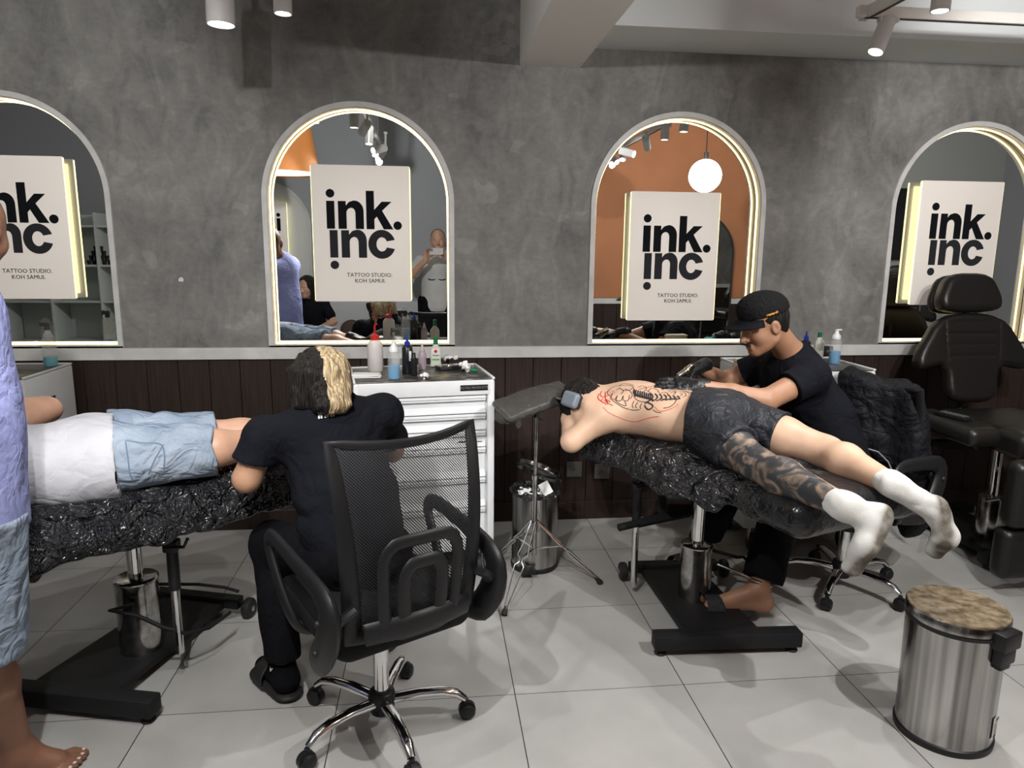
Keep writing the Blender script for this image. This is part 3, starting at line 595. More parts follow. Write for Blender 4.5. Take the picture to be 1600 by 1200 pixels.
# ---------------------------------------------------------------- tool cabinets on casters
m_mat = M('scuffed_dark_top', (.030, .028, .027), .30, col2=(.22, .20, .17), vscale=15, detail=10, stretch=(1, 2.4, 1)); m_mat.node_tree.nodes['Color Ramp'].color_ramp.elements[0].position = .50; m_mat.node_tree.nodes['Color Ramp'].color_ramp.elements[1].position = .68
m_gap = M('dark_gap', (.01, .01, .01), .8)
def cabinet(label, loc, rz, ZB=.14, ZT=.94, Wd=.622, Dp=.42, full=True):
    t = thing('tool_cabinet', label, 'cabinet', (loc[0], loc[1], 0), rz, group='white tool cabinets on casters'); y0 = -Dp / 2
    H = ZT - ZB; zc = (ZT + ZB) / 2
    g = G().box((0, .012, zc), (Wd - .03, Dp - .03, H - .02)).box((-Wd / 2 + .0175, 0, zc), (.035, Dp, H), .012).box((Wd / 2 - .0175, 0, zc), (.035, Dp, H), .012)
    g.box((0, y0 + .02, ZT - .035), (Wd - .04, .04, .066), .003).box((0, y0 + .02, ZB + .028), (Wd - .04, .04, .052), .003).box((0, Dp / 2 - .008, zc), (Wd - .03, .016, H - .01), .003)
    obj('cabinet_body', g, m_wh, t); obj('top_rim', G().box((0, Dp / 2 - .006, ZT + .004), (Wd - .01, .012, .010), .002).box((Wd / 2 - .006, 0, ZT + .004), (.012, Dp - .01, .010), .002).box((-Wd / 2 + .006, 0, ZT + .004), (.012, Dp - .01, .010), .002), m_wh, t)
    obj('top_mat', G().box((0, -.004, ZT + .001), (Wd - .026, Dp - .022, .006), .002), m_mat, t)
    z = ZT - .070; hs = [.083, .078, .078, .142, .142, .150]
    sc_ = (z - ZB - .056) / sum(hs); dw = Wd - .085
    for h in hs:
        h *= sc_; zc_ = z - h / 2; g = G(); x0, x1 = -dw / 2, dw / 2
        prof = [(y0 + .018, z - .026), (y0 + .022, z - h + .030), (y0 + .004, z - h + .006), (y0 + .004, z - h + .002), (y0 + .03, z - h + .002), (y0 + .03, z - .026)]
        n = len(prof); g.add([(x0, y, zz) for y, zz in prof] + [(x1, y, zz) for y, zz in prof], [tuple(range(n)), tuple(range(n, 2 * n))] + [(i, (i + 1) % n, n + (i + 1) % n, n + i) for i in range(n)])
        d = obj('drawer', g, m_wh, t, smooth=False)
        obj('handle_rail', G().box((0, y0 + .008, z - .009), (dw, .020, .012), .002).box((0, y0 + .010, z - .021), (dw, .016, .008), .002), m_wh, d)
        z -= h
    for sx in (-1, 1):
        for sy in (-1, 1):
            c = Vector((sx * (Wd / 2 - .07), sy * (Dp / 2 - .06), 0)); q = obj('caster', G().box((c.x, c.y, ZB - .006), (.07, .07, .008), .002).box((c.x - .018, c.y - .01, ZB - .045), (.004, .035, .075), .001).box((c.x + .018, c.y - .01, ZB - .045), (.004, .035, .075), .001).cyl((c.x - .024, c.y - .018, .050), (c.x + .024, c.y - .018, .050), .007, n=10), m_chromew, t)
            obj('wheel', G().tube([(c.x - .013, c.y - .018, .0505), (c.x - .009, c.y - .018, .0505), (c.x + .009, c.y - .018, .0505), (c.x + .013, c.y - .018, .0505)], [.044, .050, .050, .044], 28), m_rub, q)
    return t, y0, dw
CAB = (-.060, -.545); CABR = math.radians(8.3)
t, y0, dw = cabinet('white wheeled tool cabinet with bottles on top behind the mesh office chair', CAB, CABR)
obj('name_plate', G().box((.215, y0 - .0015, .905), (.125, .003, .026), .0008), M('plate_black', (.008, .008, .008), .3), t)
obj('plate_lettering', text_geo('ROTEX PRODUCTS', .0145, (.215, y0 - .0034, .9005), (1, 0, 0), (0, 0, 1), .0003, align='CENTER'), M('silver_print', (.35, .35, .36), .3, .5), t, smooth=False)
st = obj('sticker', G().prism([[(.105, .648), (.14, .652), (.150, .660), (.255, .654), (.252, .626), (.225, .624), (.10, .620), (.09, .63)]], (0, y0 + .0155, 0), (1, 0, 0), (0, 0, 1), (0, -.001, 0)), M('sticker_dark', (.045, .04, .02), .5, col2=(.01, .01, .008), vscale=60), t, smooth=False)
obj('sticker_text', text_geo('GO SLOW', .026, (.242, y0 + .0140, .630), (1, 0, 0), (0, 0, 1), .0003, .0003, 'RIGHT'), M('cream_print', (.7, .66, .5), .5), st, smooth=False)
t, y0, dw = cabinet('white wheeled tool cabinet between the man in the cap and the wall', (1.858, -.372), 0., Wd=.628, Dp=.43)
t, y0, dw = cabinet('white tool cabinet at the left edge beside the standing man', (-2.056, -.395), 0., Wd=.628, Dp=.43)
obj('side_slot', G().box((.3155, .0, .82), (.003, .04, .012)).box((.3155, .03, .74), (.003, .04, .012)).box((.3155, .04, .70), (.003, .004, .004)).box((.3155, .06, .70), (.003, .004, .004)).box((.3155, .05, .68), (.003, .004, .004)), m_gap, t)
# ---------------------------------------------------------------- bins
def steel_bin(label, c, r, h, lid_open=False, rz=0.):
    t = thing('pedal_bin', label, 'bin', (c[0], c[1], 0), rz, group='steel pedal bins')
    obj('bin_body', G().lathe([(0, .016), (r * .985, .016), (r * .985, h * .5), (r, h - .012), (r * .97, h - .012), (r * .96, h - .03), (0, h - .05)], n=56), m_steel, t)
    obj('base_ring', G().lathe([(0, 0), (r * 1.01, 0), (r * 1.02, .010), (r * 1.02, .020), (r * .985, .024)], n=56), m_plas, t)
    return t
FB = (1.618, -1.945); r = .139
t = steel_bin('large round steel bin with stained lid at the bottom right', FB, r, .395, rz=0)
obj('rim_seal', G().lathe([(r * .99, .380), (r * 1.015, .384), (r * 1.015, .394), (r * .99, .397)], n=56), m_rub, t)
m_lid = M('stained_steel_lid', (.20, .15, .10), .33, .75, col2=(.56, .46, .33), vscale=34, detail=14)
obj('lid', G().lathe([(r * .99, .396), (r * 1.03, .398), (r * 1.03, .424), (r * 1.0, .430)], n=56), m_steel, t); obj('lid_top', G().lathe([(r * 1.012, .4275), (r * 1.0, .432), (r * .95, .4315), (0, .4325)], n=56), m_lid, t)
d = nrm((.34, -.94, 0)); R3 = Matrix.Rotation(math.atan2(d[1], d[0]) + math.pi / 2, 3, 'Z'); e = lambda k, z: tuple(d * k + np.array((0, 0, z)))
hb = obj('hinge_bracket', G().box(e(r + .012, .392), (.085, .040, .055), .006, R3).box(e(r + .010, .345), (.075, .030, .06), .008, R3).box(e(r + .008, .313), (.05, .024, .03), .006, R3), m_plas, t)
d2 = nrm((.17, -.985, 0)); R4 = Matrix.Rotation(math.atan2(d2[1], d2[0]) + math.pi / 2, 3, 'Z'); d2 = nrm((.55, -.83, 0)); R4 = Matrix.Rotation(math.atan2(d2[1], d2[0]) + math.pi / 2, 3, 'Z')
lb = obj('label_sticker', G().box(tuple(d2 * (r + .0007) + np.array((0, 0, .085))), (.034, .0015, .072), 0, R4), M('label_paper', (.62, .61, .56), .5), t, smooth=False)
ax_ = R4 @ Vector((1, 0, 0)); g = G(); o_ = Vector(d2) * (r + .0026)
g.add(*text_geo('EKO', .0115, o_ + Vector((0, 0, .107)) - ax_ * .0, ax_, (0, 0, 1), .0002, .0006, 'LEFT'))
for k in range(7): g.box(tuple(o_ + Vector((0, 0, .098 - .0052 * k)) - ax_ * (.004 * ((k * 7) % 3 - 1) * .5)), (.022 - .006 * ((k * 5) % 3) * .5, .0004, .0012), 0, R4)
for k in range(8): g.box(tuple(o_ + Vector((0, 0, .058)) + ax_ * (-.0095 + .0025 * k)), (.0012 if k % 2 else .0006, .0004, .011), 0, R4)
obj('label_print', g, M('label_ink', (.06, .055, .05), .5), lb, smooth=False)
B2 = (.482, -.60); t = steel_bin('steel bin with open lid and crumpled tissues behind the tripod stand', B2, .112, .385)
V = Vol((-.16, -.16, .33), (.16, .16, .42), .005); V.op(lambda P: np.abs(np.sqrt((np.hypot(P[..., 0], P[..., 1]) - .112) ** 2 + ((P[..., 2] - .378) * .55) ** 2)) - .010, (-.14, -.14, .34), (.14, .14, .41), 0); V.noise(.006, 30, 2, True)
vobj('bin_liner', V, m_wrap, t, world=False)
lx = nrm((.80, .10, -.36)); up_ = nrm(np.cross((.12, -.55, 0), lx) * -1); up_ = nrm((.40, .42, .80))
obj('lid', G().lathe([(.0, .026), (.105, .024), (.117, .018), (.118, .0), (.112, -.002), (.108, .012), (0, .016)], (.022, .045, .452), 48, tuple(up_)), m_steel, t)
obj('pedal', G().box((-.05, -.135, .035), (.075, .06, .012), .004, Matrix.Rotation(.3, 3, 'X')), m_plas, t)
m_tis = M('white_tissue', (.78, .78, .76), .8)
def tissue(label, c, s, seed, name='crumpled_tissue', cat='tissue', grp='crumpled white tissues', mat=None, flat=.6):
    V = Vol((-s * 1.5,) * 3, (s * 1.5,) * 3, max(.0022, s / 12)); V.ell((0, 0, 0), (s, s * .8, s * flat), 0); V.noise(s * .45, 1.6 / s, seed, True, band=s); V.noise(s * .16, 4 / s, seed + 1, True, band=s)
    vs, fs = V.mesh(); vs = np.array(vs); vs[:, 2] -= vs[:, 2].min()
    o = vobj(name, (vs, fs), mat or m_tis, None); o.location = tuple(map(float, c)); tag(o, label, cat, grp); return o
for k, (dx, dy, sz) in enumerate(((-.06, -.03, .030), (-.02, -.05, .034), (.02, -.03, .030), (-.04, .02, .035))):
    tissue(['crumpled white tissue at the left rim of the open bin', 'crumpled white tissue at the front of the open bin', 'crumpled white tissue near the middle of the open bin', 'crumpled white tissue deep at the back of the open bin'][k], (B2[0] + dx, B2[1] + dy, .345), sz, 20 + k)
o = obj('paper_packet', G().box((0, 0, 0), (.05, .11, .012), .002, Matrix.Rotation(-.5, 3, 'Y') @ Matrix.Rotation(.5, 3, 'X')), m_tis); o.location = (B2[0] + .052, B2[1] - .035, .385); tag(o, 'flat grey-white paper packet sticking out of the open bin', 'packet')
# ---------------------------------------------------------------- padded armrest on a tripod stand
SP = (.452, -.80); t = thing('armrest_stand', 'chrome tripod stand with a plastic wrapped black arm pad beside the cabinet', 'stand', (*SP, 0))
obj('pole', G().cyl((0, 0, .14), (0, 0, .50), .0115).cyl((0, 0, .50), (0, 0, .52), .0155).cyl((0, 0, .5), (.006, 0, .80), .008).cyl((0, 0, .255), (0, 0, .30), .017), m_chromew, t)
for k, (fx, fy) in enumerate(((.286, -1.085), (.758, -.832), (.291, -.554))):
    d = Vector((fx - SP[0], fy - SP[1], 0)); n_ = d.length; d.normalize(); s_ = d.cross(Vector((0, 0, 1))); g = G()
    for sg in (-1, 1):
        P = [s_ * sg * .010 + Vector((0, 0, .305)) + d * .012]
        for f, wd in ((.28, .016), (.40, .024), (.44, .006), (.48, .006), (.52, .022), (.62, .018), (.97, .005)):
            P.append(d * (n_ * f) + s_ * sg * wd + Vector((0, 0, .305 * (1 - f) + .018 * f)))
        g.tube(P, .0035, 6)
    g.tube([(0, 0, .17), tuple(d * n_ * .42 + Vector((0, 0, .185)))], .004, 6); lg = obj('leg', g, m_chrome, t)
    obj('rubber_foot', G().tube([d * (n_ * .93) + Vector((0, 0, .032)), d * (n_ * 1.0) + Vector((0, 0, .004))], [.008, .015], 10), m_rub, lg)
obj('clamp_knob', G().lathe([(0, 0), (.02, 0), (.022, .01), (.016, .02), (0, .02)], (.012, -.03, .80), 8, (.4, -1, .1)).cyl((0, 0, .785), (.006, 0, .83), .016, n=14), m_plas, t)
La = nrm((.345, .205, .055)); Wa = nrm(np.cross((0, -.45, .89), La)); Na = nrm(np.cross(La, Wa)); Na = Na if Na[2] > 0 else -Na
V = Vol((-.24, -.22, .72), (.28, .24, .98), .005); cc = np.array((.0, .03, .853))
V.rbox(cc, (.195, .072, .016), .015, .01, (La, Wa, Na)); V.ell(cc + Na * .010, (.19, .068, .026), .02, (La, Wa, Na)); V.noise(.002, 40, 3, True); V2 = V
ap = vobj('arm_pad', V, M('dark_pad', (.03, .028, .026), .28, col2=(.045, .042, .038), vscale=12), t, world=False)
m_film = ridges(M('clear_film', (.30, .30, .29), .07, alpha=.10, spec=1., coat=.5), ((14., 1., 1.5), (40., .4, 1.5)), .7, .03)
V = Vol((-.26, -.24, .70), (.30, .26, .98), .005); V.rbox(cc, (.200, .076, .019), .018, .01, (La, Wa, Na)); V.ell(cc + Na * .011, (.196, .073, .029), .02, (La, Wa, Na)); V.ell(cc - La * .17 - np.array((0, .01, .028)), (.05, .04, .030), .03); V.ell(cc - La * .10 - np.array((0, .03, .06)), (.014, .012, .034), .015); V.noise(.0022, 30, 6, True)
vobj('plastic_film', V, m_film, t, world=False)
# ---------------------------------------------------------------- reclining leather chair
TX, TY = 2.87, -.30; t = thing('reclining_chair', 'black leather reclining tattoo chair at the right edge in front of the last mirror', 'chair', (TX, TY, 0), 0.)
V = Vol((-.45, -.22, .68), (.45, .26, 1.50), .008); bk = (0, .22, 1); nb = nrm((0, -1, .22))
O_ = (0, -.02, .95); ay_ = nrm((0, .22, 1))
poly_op(V, chaikin([(-.14, -.23), (.14, -.23), (.15, -.02), (.325, -.06), (.335, .02), (.19, .25), (-.17, .25), (-.315, .02), (-.305, -.06), (-.15, -.02)]), O_, (1, 0, 0), ay_, .085, .03, .02)
ny = nrm(np.cross((1, 0, 0), ay_)); cb = lambda x, z, o=-.0425: tuple(np.array(O_) + np.array((x, 0, 0)) + ay_ * z - ny * abs(o) * (1 if ny[1] > 0 else -1))
for z in (.02, .08, .14, .20): V.cap(cb(-.13, z), cb(.13, z), .005, None, .006, mode='sub')
for x in (-.15, .15): V.cap(cb(x, .0), cb(x * 1.05, .235), .005, None, .006, mode='sub')
vobj('backrest', V, m_leather, t, world=False)
V = Vol((-.30, -.25, 1.15), (.30, .30, 1.55), .007)
poly_op(V, chaikin([(-.165, .255), (.165, .255), (.185, .33), (.12, .465), (-.12, .465), (-.185, .33)]), np.array(O_) + nrm(np.cross((1, 0, 0), ay_)) * .01, (1, 0, 0), ay_, .10, .035, .02)
poly_op(V, chaikin([(-.165, .255), (.165, .255), (.185, .33), (.12, .47), (-.12, .47), (-.185, .33)]), np.array(O_) - nrm(np.cross((1, 0, 0), ay_)) * .06, (1, 0, 0), ay_, .045, .02, .004); vobj('headrest', V, m_leather, t, world=False)
V = Vol((-.36, -.85, .52), (.36, .02, .80), .008); V.rbox((0, -.40, .655), (.235, .30, .055), .045, .02); V.rbox((.0, -.62, .65), (.25, .10, .06), .045, .03)
for y in np.arange(-.62, -.12, .085): V.cap((-.18, y, .720), (.18, y, .720), .006, None, .006, mode='sub')
vobj('seat', V, m_leather, t, world=False)
for s_ in (-1, 1):
    V = Vol((s_ * .39 - .12, -.68, .58), (s_ * .39 + .12, -.12, .78), .008); V.rbox((s_ * .37, -.42, .685), (.085, .235, .045), .038, .01); ar = vobj('armrest', V, m_leather, t, world=False)
    obj('armrest_post', G().cyl((s_ * .44, -.36, .64), (s_ * .44, -.36, .48), .013).cyl((s_ * .44, -.36, .52), (s_ * .44, -.38, .18), .011, n=16), m_chromew, ar)
for k, (z, h) in enumerate(((.475, .155), (.195, .12))):
    V = Vol((-.40, -.90, z - h - .02), (.33, -.70, z + h + .02), .008); V.rbox((-.075, -.805 + .02 * k, z), (.30, .05, h), .045, .01); vobj('leg_pad', V, m_leather, t, world=False)
obj('base_bar', G().box((.02, -.54, .058), (.48, .07, .06), .006), m_blackm, t); obj('base_bar', G().box((0, .12, .058), (.50, .06, .05), .006), m_blackm, t); obj('base_plate', G().box((0, -.25, .05), (.32, .72, .025), .004), m_blackm, t)
for s_ in (-1, 1): obj('levelling_foot', G().lathe([(.001, 0), (.022, 0), (.022, .010), (.008, .028)], (.02 + s_ * .20, -.54, 0), 14), m_rub, t)
obj('hydraulic_column', G().lathe([(0, .06), (.062, .06), (.062, .27), (.058, .28), (0, .28)], (0, -.30, 0), 28), m_chromew, t); obj('piston', G().cyl((0, -.30, .27), (0, -.30, .60), .025), m_chrome, t)
obj('side_frame', G().box((-.2, -.38, .585), (.44, .05, .045), .005).box((0, -.38, .585), (.3, .3, .03), .004).tube([(0, .04, 1.2), (0, .06, .9), (0, -.02, .62)], .014, 8), m_blackm, t)
obj('pump_lever', G().tube([(-.06, -.34, .27), (-.06, -.42, .31), (.08, -.44, .31), (.12, -.44, .20), (.16, -.46, .14)], .008, 10), m_chromew, t)
g = G().box((0, 0, .010), (.052, .165, .018), .004); P = Vector((TX, TY, 0)) + Vector((-.372, -.42, .7305))
rc = thing('remote_control', 'black remote control with small buttons lying on the armrest pad', 'remote control', tuple(P), math.radians(14)); obj('remote_body', g, m_plas, rc)
g = G(); [g.box((-.016 + .0108 * i, -.066 + .0165 * j, .020), (.0068, .0075, .003), .001) for i in range(4) for j in range(8)]; obj('button', g, M('grey_button', (.11, .11, .12), .5), rc)
# ================================================================ people
def skin(name, col, v=.12):
    return M(name, col, .48, var=v, vscale=9, bump=.08, bscale=240, bdist=.002, sss=.08)
m_skA = skin('tan_skin', (.36, .19, .115)); m_skB = skin('olive_skin', (.38, .215, .135)); m_skC = skin('pale_skin', (.56, .37, .26)); m_skD = skin('brown_skin', (.21, .10, .062)); m_skE = skin('ruddy_skin', (.50, .29, .20))
def cloth(name, col, b=.35, sc=9, rough=.9, spec=.12): return ridges(M(name, col, rough, var=.07, vscale=6, spec=spec), ((sc * .6, 1., 1.), (sc * 1.6, .45, 1.2), (sc * 5, .10, .5)), b * 1.9, .05)
m_bshirt = cloth('black_cotton', (.0065, .0072, .0105), .30, 7); m_bpants = cloth('black_trouser_cloth', (.0045, .0045, .006), .3, 9)
m_denim = ridges(M('pale_washed_denim', (.165, .215, .285), .85, col2=(.28, .33, .40), vscale=7, spec=.15), ((4.5, 1., 1.2), (12., .5, 1.4), (60., .08, 0.)), .8, .06); m_tee = cloth('white_cotton', (.40, .40, .43), .26, 6); m_lilac = cloth('lilac_cotton', (.22, .24, .44), .3, 8)
m_nylon = ridges(M('black_nylon', (.018, .020, .026), .5, var=.1, vscale=8, spec=.35), ((5., 1., 1.2), (14., .5, 1.4), (34., .15, 1.)), .8, .05); m_sock = M('white_sock', (.66, .66, .63), .9, bump=.3, bscale=180, bdist=.003)
m_dirt = M('soiled_sock_sole', (.20, .185, .15), .9, col2=(.46, .44, .39), vscale=16, bump=.3, bscale=180, bdist=.003)
m_glove = ridges(M('black_nitrile', (.008, .008, .010), .36, spec=.45), ((16., 1., 1.5), (45., .4, 1.)), .6, .015)
def hairmat(name, col, col2):
    return M(name, col, .42, col2=col2, vscale=4., stretch=(28, 28, 3.5), bump=.8, bscale=4.5, bdist=.02, detail=5)
m_hdark = hairmat('dark_hair', (.004, .0035, .003), (.018, .015, .013)); m_hdark.node_tree.nodes['Principled BSDF'].inputs['Specular IOR Level'].default_value = .25; m_hblond = hairmat('blond_hair', (.22, .15, .075), (.60, .47, .29)); m_eye = M('eye_white', (.7, .7, .68), .2); m_iris = M('dark_iris', (.02, .012, .008), .1)
def stained(name, clean, dirt):
    m = M(name, clean, .92, bump=.3, bscale=180, bdist=.003, spec=.15); nt = m.node_tree; N = nt.nodes; L = nt.links; at = N.new('ShaderNodeAttribute'); at.attribute_name = 'stain'; n = N.new('ShaderNodeTexNoise'); n.inputs['Scale'].default_value = 30
    tc = N.new('ShaderNodeTexCoord'); L.new(tc.outputs['Object'], n.inputs[0]); f = math_node(nt, 'MULTIPLY', at.outputs['Fac'], math_node(nt, 'ADD', n.outputs[0], .45), True); mx = N.new('ShaderNodeMixRGB'); L.new(f, mx.inputs[0]); mx.inputs[1].default_value = (*clean, 1); mx.inputs[2].default_value = (*dirt, 1); L.new(mx.outputs[0], N['Principled BSDF'].inputs['Base Color']); return m
m_ssock = stained('worn_white_sock', (.62, .62, .60), (.13, .115, .09))
def stain(o, fn):
    root = o
    while root.parent: root = root.parent
    co = np.empty(len(o.data.vertices) * 3); o.data.vertices.foreach_get('co', co); co = co.reshape(-1, 3) + np.array(root.location)
    a = o.data.attributes.new('stain', 'FLOAT', 'POINT'); a.data.foreach_set('value', np.clip(fn(co), 0, 1).astype(np.float32))
def slide(a_, d, c, mat, t):
    """open-toed slide: rounded sole and one broad strap"""
    z = np.array((0, 0, 1.)); V = Vol(c - .20, c + .20, .0045); V.cap(c - d * .085, c + d * .085, .050, .053, .0, (z, .30)); W = Vol(c - .20, c + .20, .0045); W.cap(c - d * .02 + z * .012, c + d * .09 + z * .006, .060, .058, 0, (z, .95)); W.cap(c - d * .06 + z * .012, c + d * .14 + z * .006, .053, .051, 0, (z, .92), mode='sub'); W.cut(c + d * .075, d); W.cut(c - d * .010, -d + z * .35); W.cut(c, -z); V.D = np.minimum(V.D, W.D); V.cut((0, 0, c[2] - .014), -z); return vobj('slipper', V, mat, t)
class Fr:
    def __init__(s, c, f, u, k=1.): s.c = np.array(c, float); s.f = nrm(f); s.l = nrm(np.cross(u, s.f)); s.u = np.cross(s.f, s.l); s.k = k
    def __call__(s, a, b, c): return s.c + s.k * (a * s.f + b * s.l + c * s.u)
    @property
    def ax(s): return (s.f, s.l, s.u)
def head(V, H, ears=True):
    k = H.k; R = lambda *r: np.array(r) * k
    V.ell(H(-.012, 0, .028), R(.100, .078, .092), .02 * k, H.ax); V.ell(H(.022, 0, -.035), R(.066, .060, .080), .03 * k, H.ax)
    for s in (-1, 1):
        V.cap(H(.060, s * .012, -.098), H(.0, s * .052, -.062), .018 * k, .020 * k, .03 * k); V.ell(H(.052, s * .038, -.030), R(.030, .024, .028), .025 * k, H.ax)
    V.ell(H(.070, 0, -.098), R(.020, .024, .018), .02 * k, H.ax); V.cap(H(.080, -.028, .018), H(.080, .028, .018), .012 * k, None, .02 * k)
    for s in (-1, 1): V.ell(H(.094, s * .031, -.004), R(.014, .018, .010), .012 * k, H.ax, mode='sub')
    for s in (-1, 1): V.ell(H(.074, s * .031, -.005), R(.013, .016, .012), .006 * k, H.ax)
    V.cap(H(.087, 0, .006), H(.112, 0, -.036), .0075 * k, .012 * k, .012 * k)
    for s in (-1, 1): V.ell(H(.094, s * .013, -.040), R(.012, .009, .009), .006 * k, H.ax)
    V.cap(H(.086, -.019, -.066), H(.086, .019, -.066), .007 * k, None, .008 * k); V.cap(H(.085, -.016, -.078), H(.085, .016, -.078), .008 * k, None, .007 * k)
    if ears:
        for s in (-1, 1): V.ell(H(-.008, s * .080, -.010), R(.019, .009, .031), .008 * k, (nrm(H.f + H.l * s * .4), H.l, H.u)); V.ell(H(-.002, s * .089, -.008), R(.009, .006, .017), .004 * k, H.ax, mode='sub')
def eyes(H, p):
    for s in (-1, 1):
        e = obj('eye', G().sphere(H(.0785, s * .031, -.006), .0105 * H.k, 12), m_eye, p, world=True); obj('iris', G().sphere(H(.0855, s * .031, -.007), .005 * H.k, 10), m_iris, e, world=True)
def brows(H, p, mt=None):
    g = G()
    for s in (-1, 1): g.tube([H(.093, s * .014, .017), H(.094, s * .030, .022), H(.084, s * .048, .016)], [.0035 * H.k, .004 * H.k, .002 * H.k], 6)
    obj('eyebrows', g, mt or m_hdark, p, world=True)
def hand(V, w, d, n, side=1, curl=(.3, .35, .3), spread=.08, s=1., thumb=.5, inf=0.):
    """palm with four fingers and a thumb; n points out of the back of the hand"""
    w = np.array(w, float); d = nrm(d); n = nrm(np.array(n) - d * np.dot(n, d)); a = np.cross(d, n) * side
    V.cap(w - d * .02 * s, w + d * .03 * s, (.024 + inf) * s, (.028 + inf) * s, .015, (n, .72)); V.rbox(w + d * .052 * s, np.array((.040, .040 + inf, .0135 + inf)) * s, .012 * s, .015, (d, a, n))
    for i, (o, L_) in enumerate(((.030, .074), (.010, .083), (-.011, .077), (-.031, .060))):
        p = w + (d * .088 + a * o) * s; dd = nrm(d + a * o * spread * 20); ang = 0; r = (.0092 - .0006 * (i == 3) + inf) * s
        for j, f in enumerate((.46, .30, .24)):
            ang += curl[j]; q = p + (dd * math.cos(ang) - n * math.sin(ang)) * L_ * f * s; V.cap(p, q, r, r * .92, .004); p = q; r *= .92
    p = w + (d * .022 + a * .030 - n * .004) * s; q = p + nrm(d * .7 + a * .75 - n * thumb) * .040 * s; V.cap(p, q, (.013 + inf) * s, (.011 + inf) * s, .010); V.cap(q, q + nrm(d * 1. + a * .25 - n * thumb) * .032 * s, (.011 + inf) * s, (.009 + inf) * s, .004)
def decal(name, vf, mat, target, dirn, parent, off=.0012):
    """wraps flat artwork onto the surface of a garment"""
    bv = BVHTree.FromObject(target, bpy.context.evaluated_depsgraph_get()); root = parent
    while root.parent: root = root.parent
    L_ = Vector(root.location); d = Vector(nrm(dirn)); out = []
    for v in vf[0]:
        v = Vector(v) - L_; h = bv.ray_cast(v - d * .25, d, .6); out.append((h[0] - d * off) if h[0] is not None else v)
    return obj(name, (out, vf[1]), mat, parent, smooth=False)
def strokes(polys, wd, target, root, seg=.006, off=.0006):
    """ribbons drawn on a skin: polys = lists of (origin, direction) sight lines that meet the skin"""
    bv = BVHTree.FromObject(target, bpy.context.evaluated_depsgraph_get()); L_ = Vector(root.location); g = G()
    for k, pl in enumerate(polys):
        w_ = wd[k] if isinstance(wd, list) else wd; P = []
        for (o, d) in pl:
            h = bv.ray_cast(Vector(o) - L_, Vector(d).normalized(), 8)
            if h[0] is not None and (not P or (h[0] - P[-1][0]).length < .06): P.append((h[0] + h[1] * off, h[1]))
        if len(P) < 2: continue
        vs = []
        for i, (p, n) in enumerate(P):
            t_ = (P[min(i + 1, len(P) - 1)][0] - P[max(i - 1, 0)][0]); s_ = t_.cross(n)
            if s_.length < 1e-6: s_ = Vector((1, 0, 0))
            s_.normalize(); f = 1 if 0 < i < len(P) - 1 else .35; vs += [p + s_ * w_ * f, p - s_ * w_ * f]
        g.add(vs, [(2 * i, 2 * i + 1, 2 * i + 3, 2 * i + 2) for i in range(len(P) - 1)])
    return g
def smooth_curve(pts, n=8):
    """Catmull-Rom through 2-D points"""
    P = [np.array(p, float) for p in pts]; P = [2 * P[0] - P[1]] + P + [2 * P[-1] - P[-2]]; out = []
    for i in range(1, len(P) - 2):
        for t in np.linspace(0, 1, n, endpoint=False):
            a, b, c, d = P[i - 1:i + 3]; out.append(.5 * ((2 * b) + (c - a) * t + (2 * a - 5 * b + 4 * c - d) * t * t + (3 * b - a - 3 * c + d) * t ** 3))
    out.append(P[-2]); return out
def sight(pts):
    o = Vector(CAM_LOC); return [(o, Vector(px(u, v, t=1.)) - o) for u, v in pts]
def folds(V, amp=.004, sc=9, seed=1, stretch=(1, 1, 1)): V.noise(amp, sc, seed, True, stretch); V.noise(amp * .5, sc * 2.3, seed + 3, True, stretch)
# ---------------------------------------------------------------- artist with half blond hair, seen from behind
F1 = nrm((-.5, .866, 0)); L1 = nrm((-.866, -.5, 0))
t = thing('person', 'person with half black, half blond hair in black, bent over the left client', 'person', (-.22, -1.62, 0))
sl = np.array(px(412, 682, t=2.27)); sr = sl + np.array((.36, .205, .02)); nk = (sl + sr) / 2 + np.array((-.005, .02, .055)); hc = np.array(px(500, 604, t=2.36)); pv = np.array((-.235, -1.655, .545)); ch = (sl + sr) / 2 + np.array((.015, -.01, -.07)); H = Fr(hc, (-.44, .72, -.50), (-.16, .40, .90), 1.0)
el = np.array(px(386, 748, t=2.27)); wl = np.array((-.56, -1.31, .875)); er = sr + np.array((.02, .14, -.17)); wr_ = np.array((-.40, -1.20, .90))
V = Vol((-.85, -1.85, .02), (.1, -.95, 1.25), .0055)
head(V, H); V.cap(nk - (0, 0, .03), H(-.03, 0, -.05), .056, .054, .02); V.chain([sl, el, wl], [.050, .043, .029], .015); V.chain([sr, er, wr_], [.050, .043, .029], .015)
V.cap(ch, pv, .13, .13, .03, (F1, .7)); kl = np.array((-.565, -1.40, .49)); al = np.array((-.515, -1.55, .11)); kr = np.array((-.34, -1.20, .50)); ar_ = np.array((-.20, -1.27, .115))
V.chain([pv + L1 * .09, kl, al], [.07, .05, .036], .03); V.chain([pv - L1 * .09, kr, ar_], [.07, .05, .036], .03)
body = vobj('body', V, m_skB, t); eyes(H, t); brows(H, t)
V = Vol((-.80, -1.85, .45), (.1, -1.0, 1.12), .0055)
V.cap(ch, (ch + pv) / 2 - F1 * .03, .165, .158, .03, (F1, .66)); V.cap((ch + pv) / 2 - F1 * .03, pv + (0, 0, -.02), .158, .165, .05, (F1, .72)); V.cap(sl - (0, 0, .0), sr, .066, .066, .06); V.cap(nk - (0, 0, .05), nk, .075, .064, .04); V.cap(ch + (0, 0, .03), ch - F1 * .02 + (0, 0, .06), .15, .13, .05, (F1, .6))
